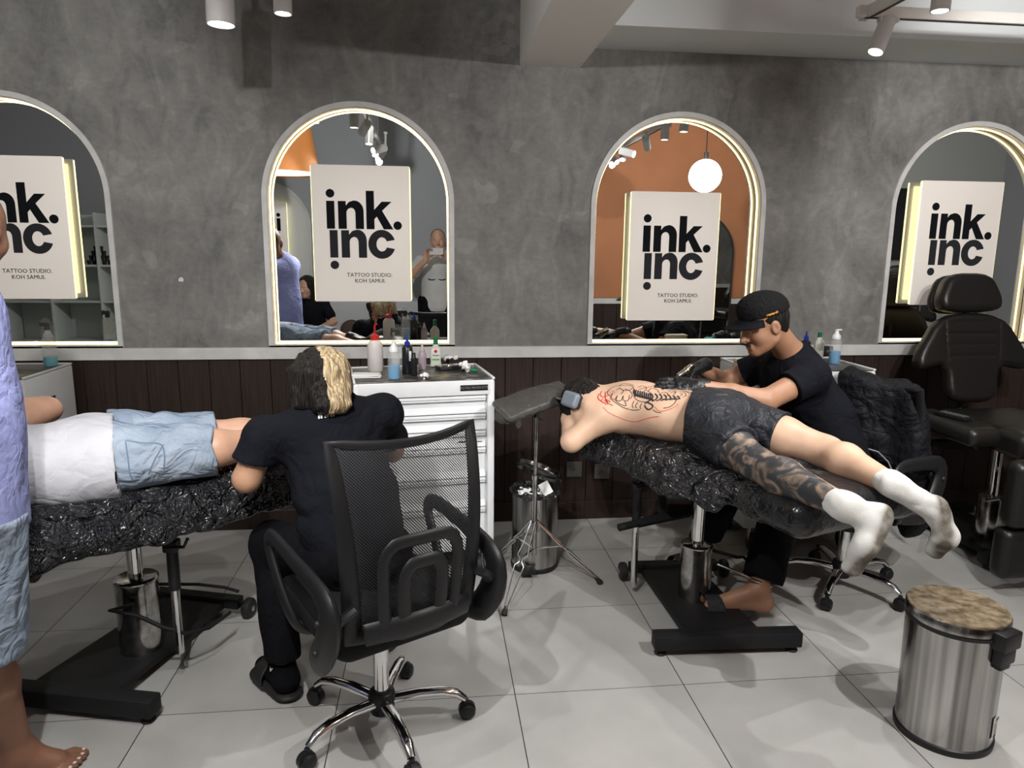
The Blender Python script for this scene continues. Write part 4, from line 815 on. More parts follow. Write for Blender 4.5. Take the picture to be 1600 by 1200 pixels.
sle = sl + (el - sl) * .62; V.cap(sl, sl + (el - sl) * .8, .064, .070, .03); V.cut(sle, el - sl, np.minimum(sl, el) - .10 + np.array((0, 0, 0)), np.maximum(sle, el) + .08)
V.cap(sr, sr + (er - sr) * .8, .064, .068, .03); V.cut(sr + (er - sr) * .66, er - sr, np.minimum(sr + (er - sr) * .6, er) - .07, np.maximum(sr, er) + .07)
V.noise(.006, 6, 3, True, (1, 1, 1.6)); V.noise(.0025, 15, 4, True)
shirt = vobj('t_shirt', V, m_bshirt, t)
V = Vol((-.75, -1.90, .08), (.1, -1.0, .70), .006); V.chain([pv + L1 * .085, kl, al + (0, 0, .03)], [.092, .075, .062], .03); V.chain([pv - L1 * .085, kr, ar_ + (0, 0, .03)], [.092, .075, .062], .03); V.ell(pv - (0, 0, .01), (.15, .15, .10), .03)
for a_ in (al, ar_): V.cut(a_ + (0, 0, .03), (0, 0, -1), a_ - .12, a_ + (.12, .12, .05))
folds(V, .004, 10, 9, (1, 1, .6)); vobj('trousers', V, m_bpants, t)
for a_, dr, s_ in ((al, (-.62, .78), 0), (ar_, (-.30, .95), 1)):
    d = nrm((*dr, 0)); V = Vol(a_ - (.26, .26, .11), a_ + (.26, .26, .12), .005); V.chain([a_ + (0, 0, .02), a_ - (0, 0, .045) - d * .015], [.040, .038], .02); V.cap(a_ - (0, 0, .05) - d * .02, a_ - (0, 0, .068) + d * .15, .040, .032, .03); V.cut(a_ + (0, 0, .018), (0, 0, 1)); V.cut((0, 0, .024), (0, 0, -1))
    sk = vobj('sock', V, m_bpants, t)
    slide(a_, d, a_ * (1, 1, 0) + d * .062 + (0, 0, .0165), m_rub, t)
g = G().tube([al + (-.040, -.016, .005), al + (-.037, -.026, -.004), al + (-.028, -.036, .010)], [.001, .0035, .001], 5); obj('sock_mark', g, M('white_mark', (.7, .7, .7), .6), t, world=True)
V = Vol(H(0, 0, 0) - .20, H(0, 0, 0) + .20, .0045)     # hair
V.ell(H(-.022, 0, .032), (.108, .096, .100), 0, H.ax)
for s in np.linspace(-1, 1, 9): V.cap(H(-.055 + .03 * abs(s), s * .075, .04), H(-.060 + .045 * abs(s), s * .085, -.085 + .02 * abs(s)), .034, .020, .025)
for s in (-1, 1): V.cap(H(.045, s * .062, .07), H(.055, s * .082, -.055), .026, .012, .02); V.cap(H(.06, s * .02, .09), H(.085, s * .045, .03), .022, .010, .02)
for s in (-.5, 0, .5): V.cap(H(-.062, s * .07, .02), H(-.078, s * .075, -.092), .046, .030, .03)
V.noise(.006, 26, 5, True, (1, 1, .35)); V.noise(.003, 60, 6, True, (1, 1, .3))
lat = lambda c: ((c - H.c) @ H.l < .022 + (vnoise(c * np.array((1, 1, .3)), 45, 3) - .5) * .022).astype(int)
vobj('hair', V, [m_hdark, m_hblond], t, matfn=lat)
LET = G(); ax_ = nrm((.866, .48, .03)); ay_ = nrm((-.18, .30, .93)); o_ = np.array(px(489, 656, t=2.2))
for L_ in UP: LET.prism(L_, tuple(o_), tuple(ax_ * .021), tuple(ay_ * .021), (0, 0, 0))
decal('shirt_print', (LET.v, LET.f), M('white_print', (.75, .75, .75), .6), shirt, np.array(CF), shirt, .002)
for w_, tgt, sd in ((wl, np.array((-.42, -1.20, .855)), 1), (wr_, np.array((-.50, -1.17, .86)), -1)):
    V = Vol(w_ - .16, w_ + .16, .0035); d = nrm(tgt - w_); V.cap(w_ - d * .05, w_, .033, .031, .01); hand(V, w_, d, (0, 0, 1) if sd > 0 else (.3, -.3, .9), sd, (.45, .5, .4), inf=.0012); vobj('glove', V, m_glove, t)
# ---------------------------------------------------------------- client in denim shorts lying on the left bed
t = thing('person', 'person in white t-shirt and pale denim shorts lying on the left bed', 'person', (-1.02, -1.40, .76))
pvc = np.array((-1.07, -1.47, .845)); kn = np.array(px(338, 700, t=2.38)); kn2 = kn + (.03, .20, -.01); an = np.array((-.43, -1.22, .815)); an2 = an + (.0, .16, 0); chc = np.array((-1.52, -1.73, .86)); hp1 = pvc + (.04, -.07, .0); hp2 = pvc + (.0, .10, 0)
V = Vol((-2.05, -2.15, .70), (-.25, -.85, 1.15), .0065)
V.chain([hp1, kn, an], [.085, .058, .038], .03); V.chain([hp2, kn2, an2], [.085, .058, .038], .03); V.cap(kn * .62 + an * .38, kn * .5 + an * .5, .056, .05, .03); V.cap(chc, pvc, .14, .14, .04, ((0, 0, 1), .75))
elb = np.array(px(62, 640, t=2.55)); sh = chc + (.12, .22, .05); V.chain([sh, elb + (.03, .0, 0)], [.048, .045], .02); V.cap(np.array(px(20, 640, t=2.42)), elb, .04, .046, .02)
Hc = Fr(chc + np.array((-.26, -.17, .02)), (.3, -.5, -.4), (-.85, -.55, .0), 1.); V.cap(chc + (-.08, -.05, 0), Hc.c, .06, .06, .02)
head(V, Hc); Vf = V
d = nrm((.87, .45, -.1))
for a_ in (an, an2): V.cap(a_, a_ + d * .035 - (0, 0, .02), .036, .034, .02); V.cap(a_ + d * .03, a_ + d * .10 + (0, 0, -.035), .034, .026, .02)
vobj('body', V, m_skE, t)
V = Vol((-1.95, -2.1, .66), (-.95, -1.0, 1.12), .0065); V.cap(chc, pvc, .172, .155, .03, ((0, 0, 1), .72)); V.ell(pvc + (-.02, 0, .0), (.16, .17, .125), .04); V.cap(chc + (.02, .14, .02), chc + (.02, -.14, .02), .09, None, .04); V.cap(sh, sh + (elb - sh) * .4, .065, .07, .03)
V.ell(pvc + (-.12, -.12, -.055), (.20, .10, .085), .05); V.cap(pvc - (.02, .01, .0), pvc + (.14, .07, 0), .172, .17, .03, ((0, 0, 1), .70)); V.cap(pvc + (-.16, -.13, -.02), pvc + (.14, -.045, -.02), .135, .145, .03, ((0, 0, 1), .85)); V.cut(pvc + (.055, .01, 0), (.93, .34, .06)); V.noise(.006, 5, 3, True, (1.4, 1.4, .5)); V.noise(.002, 14, 6, True, (1.2, 1.2, .7)); ts = vobj('t_shirt', V, m_tee, t)
V = Vol((-1.25, -1.75, .68), (-.55, -.95, 1.02), .006); V.chain([hp1, kn + (kn - hp1) * .3], [.120, .080], .03); V.chain([hp2, kn2 + (kn2 - hp2) * .3], [.118, .082], .03); V.ell(pvc + (.0, .0, .0), (.15, .16, .112), .04)
dk = nrm(kn - hp1); V.cut(kn + dk * .0, dk); V.ell(pvc + (.04, -.08, -.05), (.12, .06, .07), .04); V.cut(pvc + (.030, .005, 0), (-.93, -.34, -.06))
V.noise(.009, 7, 11, True, (1, 1, 1)); V.noise(.004, 16, 12, True); den = vobj('shorts', V, m_denim, t)
for nm, cs_ in (('pocket_stitching', [[(196, 688), (200, 716), (203, 740), (208, 750)], [(196, 688), (222, 692), (250, 694), (257, 710), (256, 735)], [(256, 694), (242, 718), (232, 742)]]), ('hem_stitching', [[(333, 665), (341, 680), (337, 700), (331, 732)]]), ('waist_stitching', [[(224, 662), (245, 664), (268, 668)]])):
    obj(nm, strokes([sight(smooth_curve(c)) for c in cs_], .0022, den, t), M('denim_seam', (.11, .16, .23), .9), den)
# ---------------------------------------------------------------- artist in the cap
t = thing('person', 'person in black cap and black t-shirt leaning over the tattooed back', 'person', (1.75, -.80, 0))
hc = np.array(px(1193, 507, y=-.87)); H = Fr(hc, (-.93, -.10, -.30), (-.30, -.02, .95), 1.02); nk = np.array(px(1240, 560, y=-.80)); sn = np.array(px(1268, 588, t=3.10)); sf = sn + (-.02, .36, .01); en = np.array(px(1196, 626, t=3.02)); wn_ = np.array(px(1090, 604, t=3.0)); pv = np.array((1.84, -.86, .56)); ch = (sn + sf) / 2 + (.03, 0, -.09); F2 = nrm((-.95, 0, -.3))
ef = np.array((1.44, -.50, .88)); wf = np.array((1.235, -.665, .975))
V = Vol((.95, -1.35, .02), (2.05, -.30, 1.38), .0055)
head(V, H); V.cap(nk, H(-.04, 0, -.045), .062, .057, .02); V.cap(nk - (-.02, 0, .06), nk, .10, .07, .04); V.chain([sn, en, (en + wn_) / 2, wn_], [.056, .047, .040, .030], .02); V.chain([sf, ef, wf], [.056, .046, .030], .02); V.cap(ch, pv, .13, .14, .04, (F2, .75))
kn_ = np.array((1.50, -1.06, .50)); an_ = np.array(px(1186, 918, t=2.97)); kf = np.array((1.45, -.70, .50)); af = np.array((1.26, -.74, .11)); V.chain([pv + (0, -.1, 0), kn_, an_], [.075, .052, .038], .03); V.chain([pv + (0, .1, 0), kf, af], [.075, .052, .038], .03)
tn = np.array(px(1090, 946, t=2.99)); 
for a_, toe in ((an_, tn), (af, af + (-.17, -.05, -.055))):
    d = nrm((toe - a_) * (1, 1, 0)); s_ = np.cross((0, 0, 1), d); b0 = np.array((*a_[:2], toe[2] + .012)); V.cap(a_, b0 - d * .03 + (0, 0, .01), .036, .034, .02); V.cap(a_ + (0, 0, -.01), toe - d * .07 + (0, 0, .012), .034, .024, .03); V.cap(b0 - d * .02, toe - d * .06, .030, .026, .03)
    for i, o in enumerate((-.032, -.016, 0, .015, .029)): L_ = (.045, .05, .055, .05, .042)[i]; V.cap(toe - d * .075 + s_ * o, toe - d * (.075 - L_) + s_ * o + (0, 0, -.006), .011, .0085, .004)
body = vobj('body', V, m_skA, t); eyes(H, t); brows(H, t)
obj('moustache', G().tube([H(.094, -.026, -.062), H(.102, -.012, -.056), H(.104, 0, -.055), H(.102, .012, -.056), H(.094, .026, -.062)], [.003, .006, .006, .006, .003], 8).tube([H(.088, -.006, -.095), H(.088, .006, -.095)], .004, 6), m_hdark, t, world=True)
V = Vol((1.25, -1.15, .48), (2.10, -.30, 1.12), .006)
mid = (ch + pv) / 2 + (.04, 0, .02); V.cap(ch, mid, .185, .165, .03, (F2, .72)); V.cap(mid, pv, .168, .185, .05, (F2, .78)); V.cap(sn, sf, .070, .070, .06); V.cap(nk + (.03, 0, -.05), nk + (.005, 0, -.015), .095, .073, .05); V.cap(ch + (.02, 0, .04), ch + (.0, 0, .08), .16, .13, .05, (F2, .8))
dn = nrm(en - sn); V.cap(sn, sn + dn * .20, .074, .078, .03); V.cut(sn + dn * .135, dn, np.minimum(sn, en) - .1, np.maximum(sn + dn * .10, en) + (.02, .10, .12)); df = nrm(ef - sf); V.cap(sf, sf + df * .18, .072, .074, .03); V.cut(sf + df * .13, df, np.minimum(sf + df * .1, ef) - .08, np.maximum(sf + df * .1, ef) + .08)
V.noise(.006, 5.5, 13, True, (1.3, 1, .8)); V.noise(.0025, 14, 14, True); vobj('t_shirt', V, m_bshirt, t)
V = Vol((1.15, -1.30, .10), (2.1, -.50, .72), .006); V.chain([pv + (0, -.09, 0), kn_, an_ + (.02, .01, .04)], [.10, .085, .082], .03); V.chain([pv + (0, .09, 0), kf, af + (.02, 0, .05)], [.10, .08, .075], .03); V.cut(an_ + (.012, 0, .035), an_ - kn_, an_ - .16, an_ + .14); V.cut(af + (.0, 0, .05), (0, 0, -1), af - .14, af + .14); V.noise(.004, 9, 4, True); vobj('trousers', V, m_bpants, t)
for a_, toe in ((an_, tn), (af, af + (-.17, -.05, -.055))):
    d = nrm((toe - a_) * (1, 1, 0)); slide(a_, d, toe - d * .105 + (0, 0, -.020), M('dark_grey_foam', (.030, .030, .033), .7, var=.2, vscale=60, spec=.2), t)
V = Vol(H.c - .19, H.c + .19, .0045); V.ell(H(-.018, 0, .02), (.103, .083, .088), 0, H.ax); V.ell(H(-.055, 0, -.030), (.046, .060, .046), .02, H.ax)
V.cut(H(-.02, 0, -.018), nrm(-H.u * 1. + H.f * .85)); V.cut(H(-.05, 0, -.060), -H.u); V.op(lambda P: -((P - H(.052, 0, 0)) @ -H.f) * 1., H(.05, -.1, -.1) - .1, H(.15, .1, .1) + .1, 0, 'sub') if False else V.cut(H(.060, 0, 0), H.f); vobj('hair', V, m_hdark, t)
V = Vol(H.c - .24, H.c + .26, .0045); V.ell(H(-.014, 0, .055), (.113, .093, .088), 0, H.ax); V.ell(H(.02, 0, .085), (.080, .075, .055), .03, H.ax); cn_ = nrm(-H.u + H.f * .02); V.cut(H(0, 0, .046), cn_); V.ell(H(-.014, 0, .040), (.104, .086, .085), 0, H.ax, mode='sub') if False else None
cap_ = vobj('cap', V, cloth('black_cap_cloth', (.012, .012, .013), .25, 30), t)
g = G(); n1, n2 = 15, 6; vs = []
for top in (.0035, -.0015):
    for i in range(n1):
        a = math.radians(-68 + 136 * i / (n1 - 1))
        for j in range(n2):
            f = j / (n2 - 1); L_ = .088 + .073 * f * (math.cos(a) ** .6); vs.append(H(-.014 + L_ * math.cos(a) + .018, L_ * math.sin(a) * (.093 / .100) * (1 - .05 * f), (.050 - .020 * f - .016 * math.sin(a) ** 2 + top)))
N_ = n1 * n2; fs = [(b + i * n2 + j, b + i * n2 + j + 1, b + (i + 1) * n2 + j + 1, b + (i + 1) * n2 + j) for b in (0, N_) for i in range(n1 - 1) for j in range(n2 - 1)]; fs += [(i * n2 + n2 - 1, (i + 1) * n2 + n2 - 1, N_ + (i + 1) * n2 + n2 - 1, N_ + i * n2 + n2 - 1) for i in range(n1 - 1)]
obj('brim', g.add(vs, fs), m_bshirt, cap_, world=True)
decal('cap_embroidery', text_geo('research', .015, H(.026, .12, .052), tuple(-H.f), tuple(nrm(H.u + H.f * .02)), 0, .0005, 'LEFT'), M('orange_thread', (.75, .33, .05), .6), cap_, -H.l, cap_, .0016)
V = Vol(wn_ - (.20, .12, .10), wn_ + (.10, .12, .12), .0035); d = nrm(np.array(px(1012, 597, t=3.0)) - wn_); V.cap(wn_ + (.035, .005, -.004), wn_ - d * 0, .036, .033, .01); hand(V, wn_ + d * .005, d, (.1, -.55, .8), -1, (.10, .12, .10), inf=.0015, thumb=.3); V.noise(.0015, 50, 4, True); vobj('glove', V, m_glove, t)
V = Vol(wf - .18, wf + .16, .0035); tip = np.array(px(1047, 596, y=-.78)); d = nrm(tip - wf); V.cap(wf - d * .05, wf, .035, .032, .01); hand(V, wf, d, (.2, .3, .9), 1, (.55, .6, .4), inf=.0015); vobj('glove', V, m_glove, t)
g = strokes([sight(smooth_curve(c)) for c in ([(1192, 592), (1198, 596), (1205, 590), (1210, 596), (1218, 592)], [(1196, 601), (1206, 597), (1216, 602), (1224, 599)], [(1204, 586), (1212, 583), (1214, 590)], [(1222, 590), (1226, 597), (1231, 600)])], [.0022, .003, .0016, .0022], body, t); obj('arm_tattoo', g, M('faded_ink', (.055, .05, .05), .6), body)
# tattoo machine held in the far glove
a = np.array(px(1081, 573, y=-.735)); b = np.array(px(1051, 593, y=-.765)); c = (a + b) / 2; o = thing('tattoo_machine', 'silver pen tattoo machine held in the black glove over the back', 'tattoo machine', tuple(b)); dd = a - b; L_ = np.linalg.norm(dd); u_ = dd / L_
obj('machine_body', G().lathe([(0, .03), (.009, .03), (.012, .045), (.012, .075), (.0155, .078), (.0155, L_), (.012, L_ + .006), (0, L_ + .006)], n=20, axis=tuple(u_)), m_chrome, o); obj('grip_ring', G().lathe([(.0157, .080), (.0165, .082), (.0165, .090), (.0157, .092)], n=20, axis=tuple(u_)), M('brass', (.6, .45, .2), .25, 1.), o); obj('needle_tip', G().lathe([(.002, -.004), (.005, .015), (.009, .031)], n=12, axis=tuple(u_)), m_plas, o)
# ---------------------------------------------------------------- client lying face down on the right bed
t = thing('person', 'person with outlined back tattoo, black shorts and white socks lying face down', 'person', (1.0, -1.10, .74))
hc = np.array(px(914, 633, t=3.12)); H = Fr(hc, (-.35, -.15, -.93), (-.50, .80, .10), .98); cs = np.array((.90, -.86, .835)); AX = nrm((.42, -.90, 0)); AL = np.array((AX[1], -AX[0], 0)); AL = nrm((-.90, -.42, 0))
shn = np.array(px(948, 648, t=3.04)); shf = shn + (.26, .22, .01); cs = (shn + shf) / 2 + (.02, -.06, .0); wa = np.array(px(1052, 650, z=.835)); pvp = np.array(px(1112, 655, z=.835)); elb = np.array(px(893, 690, t=3.02)); wrp = np.array(px(889, 655, t=3.16))
V = Vol((.45, -2.15, .40), (1.95, -.35, 1.05), .0058)
head(V, H); V.cap(cs + (-.03, .10, .03), H(-.04, 0, -.03), .062, .056, .03); V.cap(cs, wa, .150, .128, .04, ((0, 0, 1), .74)); V.cap(wa, pvp, .128, .14, .05, ((0, 0, 1), .80)); V.cap(shn, shf, .065, .065, .06); V.ell(cs + (0, 0, .045), (.13, .13, .07), .06)
V.chain([shn, elb], [.057, .044], .035); V.chain([elb, wrp], [.042, .032], .02); V.cap(wrp, wrp + (.015, .04, .045), .032, .024, .02); V.chain([shf, shf + (-.10, .16, -.10), shf + (-.24, .10, -.08)], [.055, .045, .035], .03)
hpn = pvp + np.array((-.075, -.045, .0)); hpf = pvp + np.array((.085, .05, .0)); kn_ = np.array(px(1185, 728, z=.765)); an_ = np.array(px(1316, 789, z=.755)); kf = np.array(px(1290, 706, z=.765)); af = np.array(px(1393, 756, z=.75))
def leg(V, h, k, a, inf=0.): V.chain([h, h * .4 + k * .6, k], [.092 + inf, .076 + inf, .060 + inf], .03); V.chain([k, k * .68 + a * .32, a], [.057 + inf, .063 + inf, .036 + inf], .03)
leg(V, hpn, kn_, an_); leg(V, hpf, kf, af); bodyV = V
m_ink_skin = M('sleeve_tattoo_skin', (.032, .033, .037), .5, col2=(.36, .26, .19), vscale=15, detail=9, sss=.05)
m_ink_skin.node_tree.nodes['Color Ramp'].color_ramp.elements[0].position = .47; m_ink_skin.node_tree.nodes['Color Ramp'].color_ramp.elements[1].position = .74
m_ink_skin.node_tree.nodes['Noise Texture'].inputs['Distortion'].default_value = 1.6
dz = nrm(an_ - hpn); leftmid = (kn_ + kf) / 2
body = vobj('body', V, [m_skC, m_ink_skin], t, matfn=lambda c: ((((c - kn_) @ dz) > -.18) & (((c - (hpn + hpf) / 2) @ nrm(np.cross(dz, (0, 0, 1)))) > np.interp((c - hpn) @ dz, [0, .8], [.0, .09]) * 1.0 - .0)))
# garment
V = Vol((.75, -1.75, .66), (1.60, -.85, 1.02), .006); V.ell(pvp + (.0, .0, .0), (.165, .165, .118), .02); V.cap(wa * .45 + pvp * .55, pvp, .142, .155, .04, ((0, 0, 1), .80)); V.chain([hpn, hpn * .15 + kn_ * .85], [.112, .098], .04); V.chain([hpf, hpf * .12 + kf * .88], [.112, .095], .04)
V.cap(pvp + AX * .05 + (0, 0, .02), pvp + AX * .01 + (0, 0, .02), .13, .13, .05, ((0, 0, 1), .75)); dn = nrm(kn_ - hpn); V.cut(kn_ * .67 + hpn * .33, dn, None, None) if False else None
dn = nrm(kn_ - hpn); df = nrm(kf - hpf); sp_ = nrm(np.cross(dz, (0, 0, 1)))
midp = (kn_ + kf) / 2
def hemcut(P):
    side = ((P - midp) @ sp_) > ((P - (hpn + hpf) / 2) @ dz) * .04 - .012; return np.where(side, ((P - (hpn * .30 + kn_ * .70)) @ dn), ((P - (hpf * .42 + kf * .58)) @ df))
V.D = np.maximum(V.D, hemcut(V.lo + np.stack(np.meshgrid(*[np.arange(k) for k in V.n], indexing='ij'), -1) * V.h)).astype(np.float32)
V.cut(wa * .62 + pvp * .38, nrm(wa - pvp + np.array((0, 0, .02)))); V.noise(.007, 7, 21, True, (1, 1, .7)); V.noise(.003, 17, 22, True); vobj('shorts', V, m_nylon, t)
SD = nrm((.62, -.60, .10))
for ank, heel, mid_, toe, kk, tt in ((an_, (1376, 806), (1352, 852), (1328, 886), kn_, 2.10), (af, (1462, 792), (1478, 838), (1456, 858), kf, 2.20)):
    tt = np.linalg.norm(ank - np.array(CAM_LOC)) * .985 if False else ((ank - np.array(CAM_LOC)) @ np.array(CF)); hl = np.array(px(*heel, t=tt - .015)); md = np.array(px(*mid_, t=tt - .03)); to = np.array(px(*toe, t=tt + .0))
    V = Vol(np.minimum.reduce([ank, hl, md, to]) - .09, np.maximum.reduce([ank, hl, md, to]) + .09, .0042); dd = nrm(ank - kk); V.cap(ank - dd * .035, ank + dd * .01, .0375, .038, .01); V.cap(ank, hl, .037, .030, .03); V.cap(ank, md * .4 + hl * .6, .036, .030, .03); V.cap(hl, md, .029, .033, .03); V.cap(md, to, .036, .023, .03); V.cap(md + (to - md) * .3, to + nrm(np.cross(to - md, np.array(CF))) * .018, .032, .022, .02)
    V.cap(ank - dd * .040, ank - dd * .028, .0410, None, .004); V.cut(ank - dd * .042, -dd); V.noise(.0025, 20, 31, True); rn = nrm(np.cross(to - hl, np.array(CF))); ctr = (hl + to) / 2
    so = vobj('sock', V, m_ssock, t); al_ = nrm(to - hl); LL = np.linalg.norm(to - hl)
    stain(so, lambda c: (1.25 * np.exp(-(((c - hl) @ rn - .010) / .021) ** 2) + .9 * np.exp(-((np.linalg.norm(c - (hl + rn * .02), axis=1)) / .03) ** 2) + 1.0 * np.exp(-((np.linalg.norm(c - (md * .5 + to * .5 + rn * .012), axis=1)) / .030) ** 2)) * ((c - hl) @ al_ > -.05) * (.5 + 1.2 * vnoise(c, 30, 4)))
V = Vol(H.c - .17, H.c + .17, .0045); V.ell(H(-.014, 0, .035), (.104, .083, .096), 0, H.ax); V.ell(H(-.05, 0, -.02), (.055, .066, .06), .02, H.ax); V.cap(H(.05, .0, .09), H(.075, 0, .06), .03, .02, .02); V.cut(H(.072, 0, 0), nrm(H.f - H.u * .6)); V.cut(H(-.05, 0, -.062), -H.u); V.noise(.004, 50, 3, True); vobj('hair', V, m_hdark, t)
ht = thing('headphones', 'grey over-ear headphones worn by the person lying face down', 'headphones', tuple(H.c)); m_hp = M('blue_grey_shell', (.17, .20, .24), .35)
nearL = H.l if H.l @ np.array(CF) < 0 else -H.l
for s_, l_ in ((1, H.l), (-1, -H.l)):
    c = H.c + l_ * .092 - H.u * .005; V = Vol(c - .07, c + .07, .0035); V.rbox(c + l_ * .010, (.034, .044, .016), .015, 0, (H.f, H.u, l_)); ec = vobj('ear_cup', V, m_hp, ht); V = Vol(c - .07, c + .07, .0035); V.rbox(c - l_ * .008, (.032, .042, .010), .009, 0, (H.f, H.u, l_)); vobj('ear_cushion', V, m_rub, ec)
obj('headband', G().tube([H.c + H.l * .100 * math.cos(a) + H.u * (.05 + .095 * math.sin(a)) + H.f * .012 for a in np.linspace(-.25, math.pi + .25, 22)], .0055, 8, flat=1.), m_chromew, ht, world=True)
# tattoo line work on the back
blk = [[(948, 613), (956, 606), (966, 603), (980, 602), (990, 604)], [(990, 604), (985, 609), (975, 610), (967, 606)], [(953, 608), (949, 614), (953, 618), (958, 614)], [(958, 614), (955, 621), (960, 624), (965, 618)], [(965, 618), (963, 625), (970, 626), (974, 618)], [(974, 618), (974, 625), (981, 626), (984, 617)], [(960, 624), (968, 631), (978, 634), (976, 627)], [(990, 606), (992, 612), (991, 620), (997, 626), (1006, 628), (1014, 628)],
       [(996, 606), (1004, 603), (1010, 607), (1006, 612), (1000, 616)], [(991, 626), (988, 633), (990, 638)], [(997, 628), (993, 634), (995, 638)], [(1003, 630), (1000, 636), (1002, 639)], [(1012, 612), (1018, 607), (1026, 609), (1030, 614)], [(1022, 606), (1030, 604), (1038, 607), (1046, 606)], [(1044, 612), (1050, 609), (1056, 612), (1053, 617)], [(1048, 614), (1052, 612), (1055, 614)], [(1030, 622), (1040, 624), (1052, 622), (1062, 619)], [(1058, 622), (1054, 630), (1046, 636), (1036, 638)], [(1040, 604), (1052, 606), (1066, 610), (1078, 615)],
       [(968, 604), (972, 600), (982, 600), (990, 602)], [(1006, 616), (1012, 618), (1016, 614), (1010, 610)], [(952, 622), (960, 628), (972, 636), (984, 640)]]
blk += [[(962, 610), (968, 607), (974, 611), (970, 616)], [(976, 608), (984, 611), (988, 618), (984, 624)], [(998, 609), (1008, 606), (1018, 604), (1028, 601)], [(1034, 610), (1042, 606), (1050, 607)], [(1060, 611), (1068, 613), (1072, 618), (1066, 621)], [(1062, 614), (1066, 616), (1063, 619)], [(1030, 616), (1038, 613), (1044, 616), (1040, 620)], [(945, 624), (950, 630), (958, 634)], [(984, 640), (992, 641), (1000, 640)], [(1020, 640), (1026, 644), (1034, 645)], [(1052, 606), (1060, 604), (1070, 607)], [(1070, 611), (1078, 613), (1084, 617)]]
stripe = [[(991 + 3.2 * k, 608 + .9 * k), (990 + 3.4 * k, 614 + 1.1 * k), (994 + 3.6 * k, 620 + .8 * k)] for k in range(9)] + [[(1016 + 7 * k, 614 + .7 * k), (1020 + 7 * k, 619 + .6 * k), (1018 + 7 * k, 624 - .1 * k), (1011 + 7 * k, 628 - .6 * k)] for k in range(7)] + [[(1007, 631), (1011, 629), (1016, 631), (1020, 634), (1018, 638), (1013, 640), (1009, 637), (1007, 633)]]
red = [[(936, 615), (934, 621), (938, 626), (943, 623)], [(940, 611), (938, 617), (943, 621), (947, 617)], [(946, 612), (946, 622), (950, 630), (945, 632)], [(943, 627), (949, 625), (954, 629)], [(946, 620), (952, 618), (955, 622)], [(938, 626), (944, 630), (947, 628)], [(1022, 635), (1030, 642), (1042, 641), (1054, 636), (1060, 631)], [(942, 636), (950, 644), (964, 651), (980, 657), (994, 659), (1008, 655), (1020, 652), (1030, 651)], [(952, 616), (957, 611), (961, 614)]]
g = strokes([sight(smooth_curve(c, 7)) for c in blk + stripe], [.0017] * len(blk) + [.0034] * (len(stripe)), body, t); obj('black_tattoo', g, M('black_ink_line', (.018, .016, .018), .6), body, smooth=False)
g = strokes([sight(smooth_curve(c, 7)) for c in red], [.0022] * 6 + [.0012] * 3, body, t); obj('red_tattoo', g, M('red_ink_line', (.45, .02, .025), .6), body, smooth=False)
# ---------------------------------------------------------------- standing man at the left edge
t = thing('person', 'person in lilac t-shirt and light denim shorts, barefoot, cut by the left edge', 'person', (-1.22, -2.08, 0))
hp = np.array((-1.19, -2.035, .86)); ch = np.array((-1.195, -1.955, 1.25)); hd = np.array(px(-47, 356, y=-1.76)); H = Fr(hd, (.1, .95, -.35), (.0, .3, 1), .98); f_ = nrm((.95, .3, 0)); l_ = nrm((-.3, .95, 0))
an_ = np.array((-1.185, -1.90, .10)); kn_ = np.array((-1.18, -2.02, .50)); an2 = np.array((-1.33, -2.22, .10)); kn2 = np.array((-1.32, -2.20, .50))
V = Vol((-1.65, -2.55, -.005), (-.88, -1.70, 1.85), .0065); head(V, H); V.cap(ch + (0, 0, .16), H(-.02, 0, -.05), .062, .058, .03); V.cap(ch, hp, .15, .15, .04, (f_, .75)); V.chain([hp + (.04, .02, -.02), kn_, kn_ * .65 + an_ * .35, an_], [.095, .062, .066, .042], .03); V.chain([hp + (-.05, -.03, -.02), kn2, kn2 * .65 + an2 * .35, an2], [.095, .062, .066, .042], .03)
for a_, tp in ((an_, np.array(px(128, 1184, z=.022))), (an2, np.array((-1.16, -2.16, .022)))):
    d = nrm((tp - a_) * (1, 1, 0)); s_ = np.cross((0, 0, 1), d); V.cap(a_, a_ * (1, 1, 0) + (0, 0, .042) - d * .03, .044, .040, .03); V.cap(a_ - (0, 0, .01), tp - d * .07 + (0, 0, .014), .042, .030, .03); V.cap(a_ * (1, 1, 0) + (0, 0, .034), tp - d * .06, .034, .026, .03)
    for i, (o, L_, r) in enumerate(((.036, .070, .0135), (.014, .068, .0105), (-.004, .060, .010), (-.020, .050, .0095), (-.036, .040, .009))): V.cap(tp - d * .065 + s_ * o, tp - d * (.065 - L_ * .6) + s_ * o + (0, 0, .003), r, r, .006); V.cap(tp - d * (.065 - L_ * .6) + s_ * o + (0, 0, .003), tp - d * (.065 - L_) + s_ * o - (0, 0, r * .7), r, r * .85, .003)
shr = ch - l_ * .175 + (0, 0, .12); shl = ch + l_ * .175 + (0, 0, .12); elr = shr - f_ * .12 + l_ * .02 + (0, 0, -.24); ell_ = shl - f_ * .03 + (0, 0, -.26); hr_ = elr - f_ * .02 + l_ * .20 + (0, 0, -.08); hl_ = ell_ - f_ * .05 + l_ * .03 + (0, 0, -.12)
V.chain([shr, elr, hr_], [.055, .045, .03], .02); V.chain([shl, ell_, hl_], [.05, .042, .03], .02); hand(V, hr_, l_ - (0, 0, .5), -f_, 1); hand(V, hl_, f_ * .2 - (0, 0, 1), l_, -1)
V.cut((0, 0, .002), (0, 0, -1)); body = vobj('body', V, m_skD, t)
tp = np.array(px(128, 1184, z=.022)); d = nrm((tp - an_) * (1, 1, 0)); s_ = np.cross((0, 0, 1), d)
